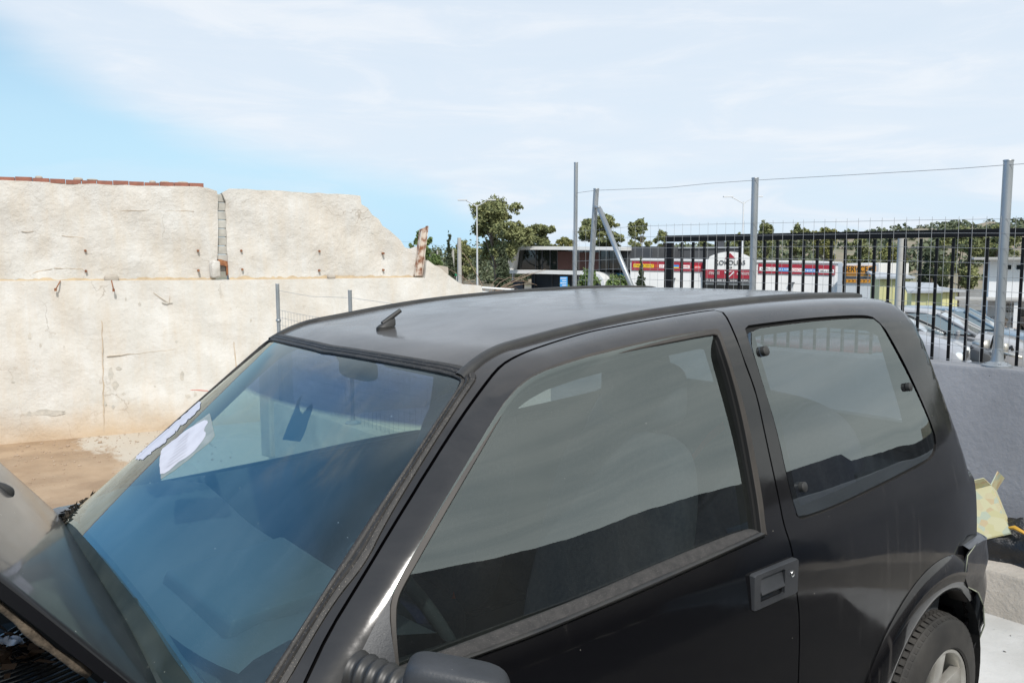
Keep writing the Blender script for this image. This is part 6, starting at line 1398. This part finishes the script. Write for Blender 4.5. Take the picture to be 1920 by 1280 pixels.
# houses on the hill
M['tile']=mat('orange_roof_tiles',(.42,.13,.06),.8)
for px,py,w_,lab in ((1756,466,26,'white hillside house with an orange roof above the middle yellow shed'),(1636,458,16,'far hillside house with an orange roof above the service block'),(1580,455,12,'tiny orange-roofed house at the left of the hill crest')):
    P=pd(px,py,290); r=w_/FPX*290; t=thing('hillside_house',lab,'house',(P[0],P[1],P[2]-4.),math.atan2(cr[1],cr[0])); b=MB(); b.bx((-r/2,-3,0),(r/2,3,4)); b.build('wall',M['white'],t); b=MB(); b.add([(-r/2-.4,-3.4,4),(r/2+.4,-3.4,4),(r/2+.4,3.4,4),(-r/2-.4,3.4,4),(-r/4,0,5.4),(r/4,0,5.4)],[(0,1,5,4),(2,3,4,5),(1,2,5),(3,0,4),(0,3,2,1)]); b.build('roof',M['tile'],t)
    for s_ in (-.28,0,.28): b=MB(); b.bx((s_*r-.5,-3.05,1.4),(s_*r+.5,-3,2.8)); b.build('window',M['glassd'],t)
# rubble heap
b=MB(); g=random.Random(9); c0=pd(1822,592,28)
for k in range(170):
    c=c0+np.array((g.uniform(-2.4,2.4),g.uniform(-2.4,2.4),g.uniform(-1.0,.2))); c[2]-=.25*abs(c[1]-c0[1]); b.box(tuple(c),(g.uniform(.15,.6),g.uniform(.1,.4),g.uniform(.08,.25)),Matrix.Rotation(g.uniform(0,3),3,'Z')@Matrix.Rotation(g.uniform(-.6,.6),3,'X'))
M['rubble']=mat('pale_rubble',(.55,.50,.45),.9,col2=(.40,.30,.24),scale=1.2); o=b.build('rubble_heap',M['rubble']); tag(o,'heap of pale rubble between the small yellow shed and the white house','rubble',None,'stuff')
# --- scrap cars beyond the parapet
M['carglass']=mat('car_glass',(.20,.24,.25),.05,spec=.9,coat=1); M['headl']=mat('headlamp_glass',(.62,.64,.64),.12,coat=.8); M['blacktrim']=mat('car_black_trim',(.015,.015,.016),.5)
def carpaint(nm,c): return mat(nm,c,.35,coat=.7,col2=tuple(v*.85 for v in c),scale=2)
def scrapcar(label,paint,d,px,py,head,Lc=4.0,Hc=1.42,Wc=1.68,wreck=False,group='scrap cars parked beyond the parapet',hood=.95,lamp=True,gz=None):
    # (px,py) is the middle of the nose at bonnet height
    P=pd(px,py,d); a=math.atan2(head[1],head[0]); hx,hy=math.cos(a),math.sin(a); z0=(P[2]-hood*.78) if gz is None else gz
    t=thing('scrap_car',label,'car',(P[0]-hx*Lc,P[1]-hy*Lc,z0),a,group)
    # stations along x from tail(0) to nose(Lc): belt profile & greenhouse
    f=Lc/4.0; prof_body=[(0,.42,.86),(.10,.25,.98),(.6,.22,1.0),(1.6,.20,.98),(2.6,.20,.95),(3.2,.21,.90),(3.65,.24,.82),(3.90,.28,.72),(4.0,.36,.60)]
    b=MB(); b.s=True; rows=[]; nr=12
    for (x,zb,zt) in prof_body:
        tw=1-.10*max(0,(x-3.0))**1.5-.05*max(0,.5-x); hw=Wc/2*tw; zt=zt*hood/.95
        ring=[(-hw*.96,zb),(-hw,zb+.12),(-hw,(zb+zt)/2),(-hw*.985,zt-.14),(-hw*.94,zt-.03),(-hw*.80,zt+.005),(hw*.80,zt+.005),(hw*.94,zt-.03),(hw*.985,zt-.14),(hw,(zb+zt)/2),(hw,zb+.12),(hw*.96,zb)]
        rows.append([(x*f,y,z+(.035*(1-(y/hw)**2) if z>zt-.05 else 0)) for y,z in ring])
    V=[p for r in rows for p in r]; n=len(rows)
    b.add(V,[(i*nr+j,i*nr+(j+1)%nr,(i+1)*nr+(j+1)%nr,(i+1)*nr+j) for i in range(n-1) for j in range(nr)]+[tuple(range(nr)),tuple((n-1)*nr+j for j in range(nr-1,-1,-1))]); body=b.build('body',paint,t,smooth=40)
    g0=Hc; top=[(.25,1.0,.0),(.42,g0-.12,.16),(.75,g0-.02,.18),(1.5,g0,.19),(2.1,g0-.03,.19),(2.30,g0-.08,.19),(3.02,.97*hood/.95,.06)]
    # roof & pillars frame, glass slightly inset
    def gh_ring(x,z,ins,sh=0.): hw=Wc/2-ins-sh; return [(x*f,-hw,z),(x*f,hw,z)]
    b=MB(); b.s=True; st=[(.42,g0-.10),(.75,g0-.015),(1.5,g0),(2.05,g0-.02),(2.30,g0-.075)]; V=[]
    for x,z in st:
        for y in (-1,-.92,-.5,0,.5,.92,1): V.append((x*f,y*(Wc/2-.20),z-(.05 if abs(y)==1 else .02*abs(y))))
    b.add(V,[(i*7+j,i*7+j+1,(i+1)*7+j+1,(i+1)*7+j) for i in range(4) for j in range(6)]); o=b.build('roof',paint,t,smooth=50); sm=o.modifiers.new('t','SOLIDIFY'); sm.thickness=.03; sm.offset=-1
    zb=.96*hood/.95
    b=MB(); w1=Wc/2-.21; w0=Wc/2-.06; b.add([(3.02*f,-w0+.06,zb),(3.02*f,w0-.06,zb),(2.31*f,w1,g0-.10),(2.31*f,-w1,g0-.10)],[(0,1,2,3)]); b.build('windscreen',M['carglass'],t)
    b=MB(); b.add([(.20*f,-w0+.05,zb),(.20*f,w0-.05,zb),(.42*f,w1,g0-.13),(.42*f,-w1,g0-.13)],[(3,2,1,0)]); b.build('rear_window',M['carglass'],t)
    for s in (1,-1):
        b=MB(); b.add([(.26*f,s*(w0),zb),(2.95*f,s*(w0),zb),(2.28*f,s*w1,g0-.09),(.48*f,s*w1,g0-.11)],[(0,1,2,3)]); b.build('side_window',M['carglass'],t)
        b=MB(); b.s=True
        b.tube([(3.04*f,s*(w0-.02),zb-.01),(2.62*f,s*(w0-.07),(zb+g0)/2-.02),(2.28*f,s*(w1+.0),g0-.08)],.032,6); b.build('pillar',paint,t,smooth=60)
        for q0,q1,rr_ in (((.20*f,s*(w0-.02),zb-.01),(.44*f,s*w1,g0-.09),.05),((1.75*f,s*(w0+.0),zb),(1.62*f,s*(w1+.012),g0-.05),.03)): b=MB(); b.s=True; b.tube([q0,q1],rr_,6); b.build('pillar',paint,t,smooth=60)
        for x in (.75,3.20):
            b=MB(); b.s=True; b.lathe([(0,.0),(.17,.0),(.19,.01),(.28,.0),(.30,-.03),(.30,-.18),(.2,-.2)],(x*f,s*(Wc/2+.012),.30),'y',24)
            if s<0: b.v=[(v[0],-(v[1]-s*(Wc/2+.012))+s*(Wc/2+.012),v[2]) for v in b.v]
            wv=b.build('wheel',M['tyre'],t,smooth=40); b=MB(); b.lathe([(0,s*.012),(.16,s*.008)],(x*f,s*(Wc/2+.012),.30),'y',18); b.build('hubcap',M['paleg'],wv)
    if not wreck:
        bx_=MB(); bx_.bx((3.93*f,-Wc/2*.72,.24),(4.05*f,Wc/2*.72,.46)); bx_.build('front_bumper',paint,t,bevel=.03)
        bx_=MB(); bx_.bx((4.02*f,-.40,.30),(4.062*f,.40,.37)); bx_.build('lower_grille',M['blacktrim'],t)
        bx_=MB(); bx_.bx((3.93*f,-.26,.55),(4.02*f,.26,.66)); bx_.build('grille',M['blacktrim'],t,bevel=.01)
        if lamp:
            for s in (1,-1):
                b=MB(); b.s=True; superbox(b,(3.86*f,s*(Wc/2*.66),.62*hood/.95),(.15,.17,.085),.6,nu=16,nv=8); b.build('headlight',M['headl'],t,smooth=60)
                b=MB(); b.box((2.72*f,s*(Wc/2+.10),1.0*hood/.95),(.08,.18,.12)); b.build('wing_mirror',paint,t,bevel=.03)
    else:
        for k in range(34):
            g=random.Random(int(px)+k); c=(3.6*f+g.uniform(-.1,.55),g.uniform(-.75,.75),g.uniform(.25,.85)); b=MB(); b.s=True
            if k%2: b.box(c,(g.uniform(.08,.3),g.uniform(.08,.3),g.uniform(.05,.2)),Matrix.Rotation(g.uniform(0,3),3,'Z')@Matrix.Rotation(g.uniform(-.7,.7),3,'X'))
            else: b.tube([c,(c[0]+g.uniform(-.3,.3),c[1]+g.uniform(-.4,.4),c[2]+g.uniform(-.2,.2)),(c[0]+g.uniform(-.3,.3),c[1]+g.uniform(-.4,.4),c[2]+g.uniform(-.3,.1))],g.uniform(.012,.04),6)
            b.build('engine_part',M['alloy'] if k%5==0 else M['blacktrim'],t)
    return t
hd1=np.array((-.30,.95))
scrapcar('silver hatchback with clear headlamps, nearest car whole behind the black bars',carpaint('silver_paint',(.27,.28,.31)),13.6,1812,650,hd1,Lc=3.9)
scrapcar('black car with its front stripped to the engine, beside the silver hatchback',carpaint('black_paint',(.008,.008,.010)),15.8,1872,655,hd1,Lc=4.1,wreck=True,Hc=1.40)
scrapcar('pale silver hatchback with a wide slatted grille behind the stripped black car',carpaint('pale_silver_paint',(.30,.30,.31)),17.2,1935,646,hd1,Lc=4.0,Hc=1.44)
scrapcar('light blue car mostly hidden behind the thick right fence post',carpaint('light_blue_paint',(.13,.20,.27)),20.2,1960,634,hd1,Lc=4.0,Hc=1.46)
scrapcar('low maroon car close behind the parapet, only its roof and side window showing',carpaint('maroon_paint',(.22,.05,.06)),8.6,1835,700,np.array((.30,.93)),Lc=3.7,Hc=1.40,gz=-.92)
scrapcar('dark wrecked car low at the foot of the right fence post',carpaint('soot_black_paint',(.02,.025,.026)),9.2,1962,760,hd1,Lc=3.6,Hc=1.22,wreck=True)
scrapcar('silver car glimpsed beneath the gate between the car roof and the stripped black car',carpaint('grey_silver_paint',(.22,.235,.26)),19.,1745,640,hd1,Lc=3.9,Hc=1.45)
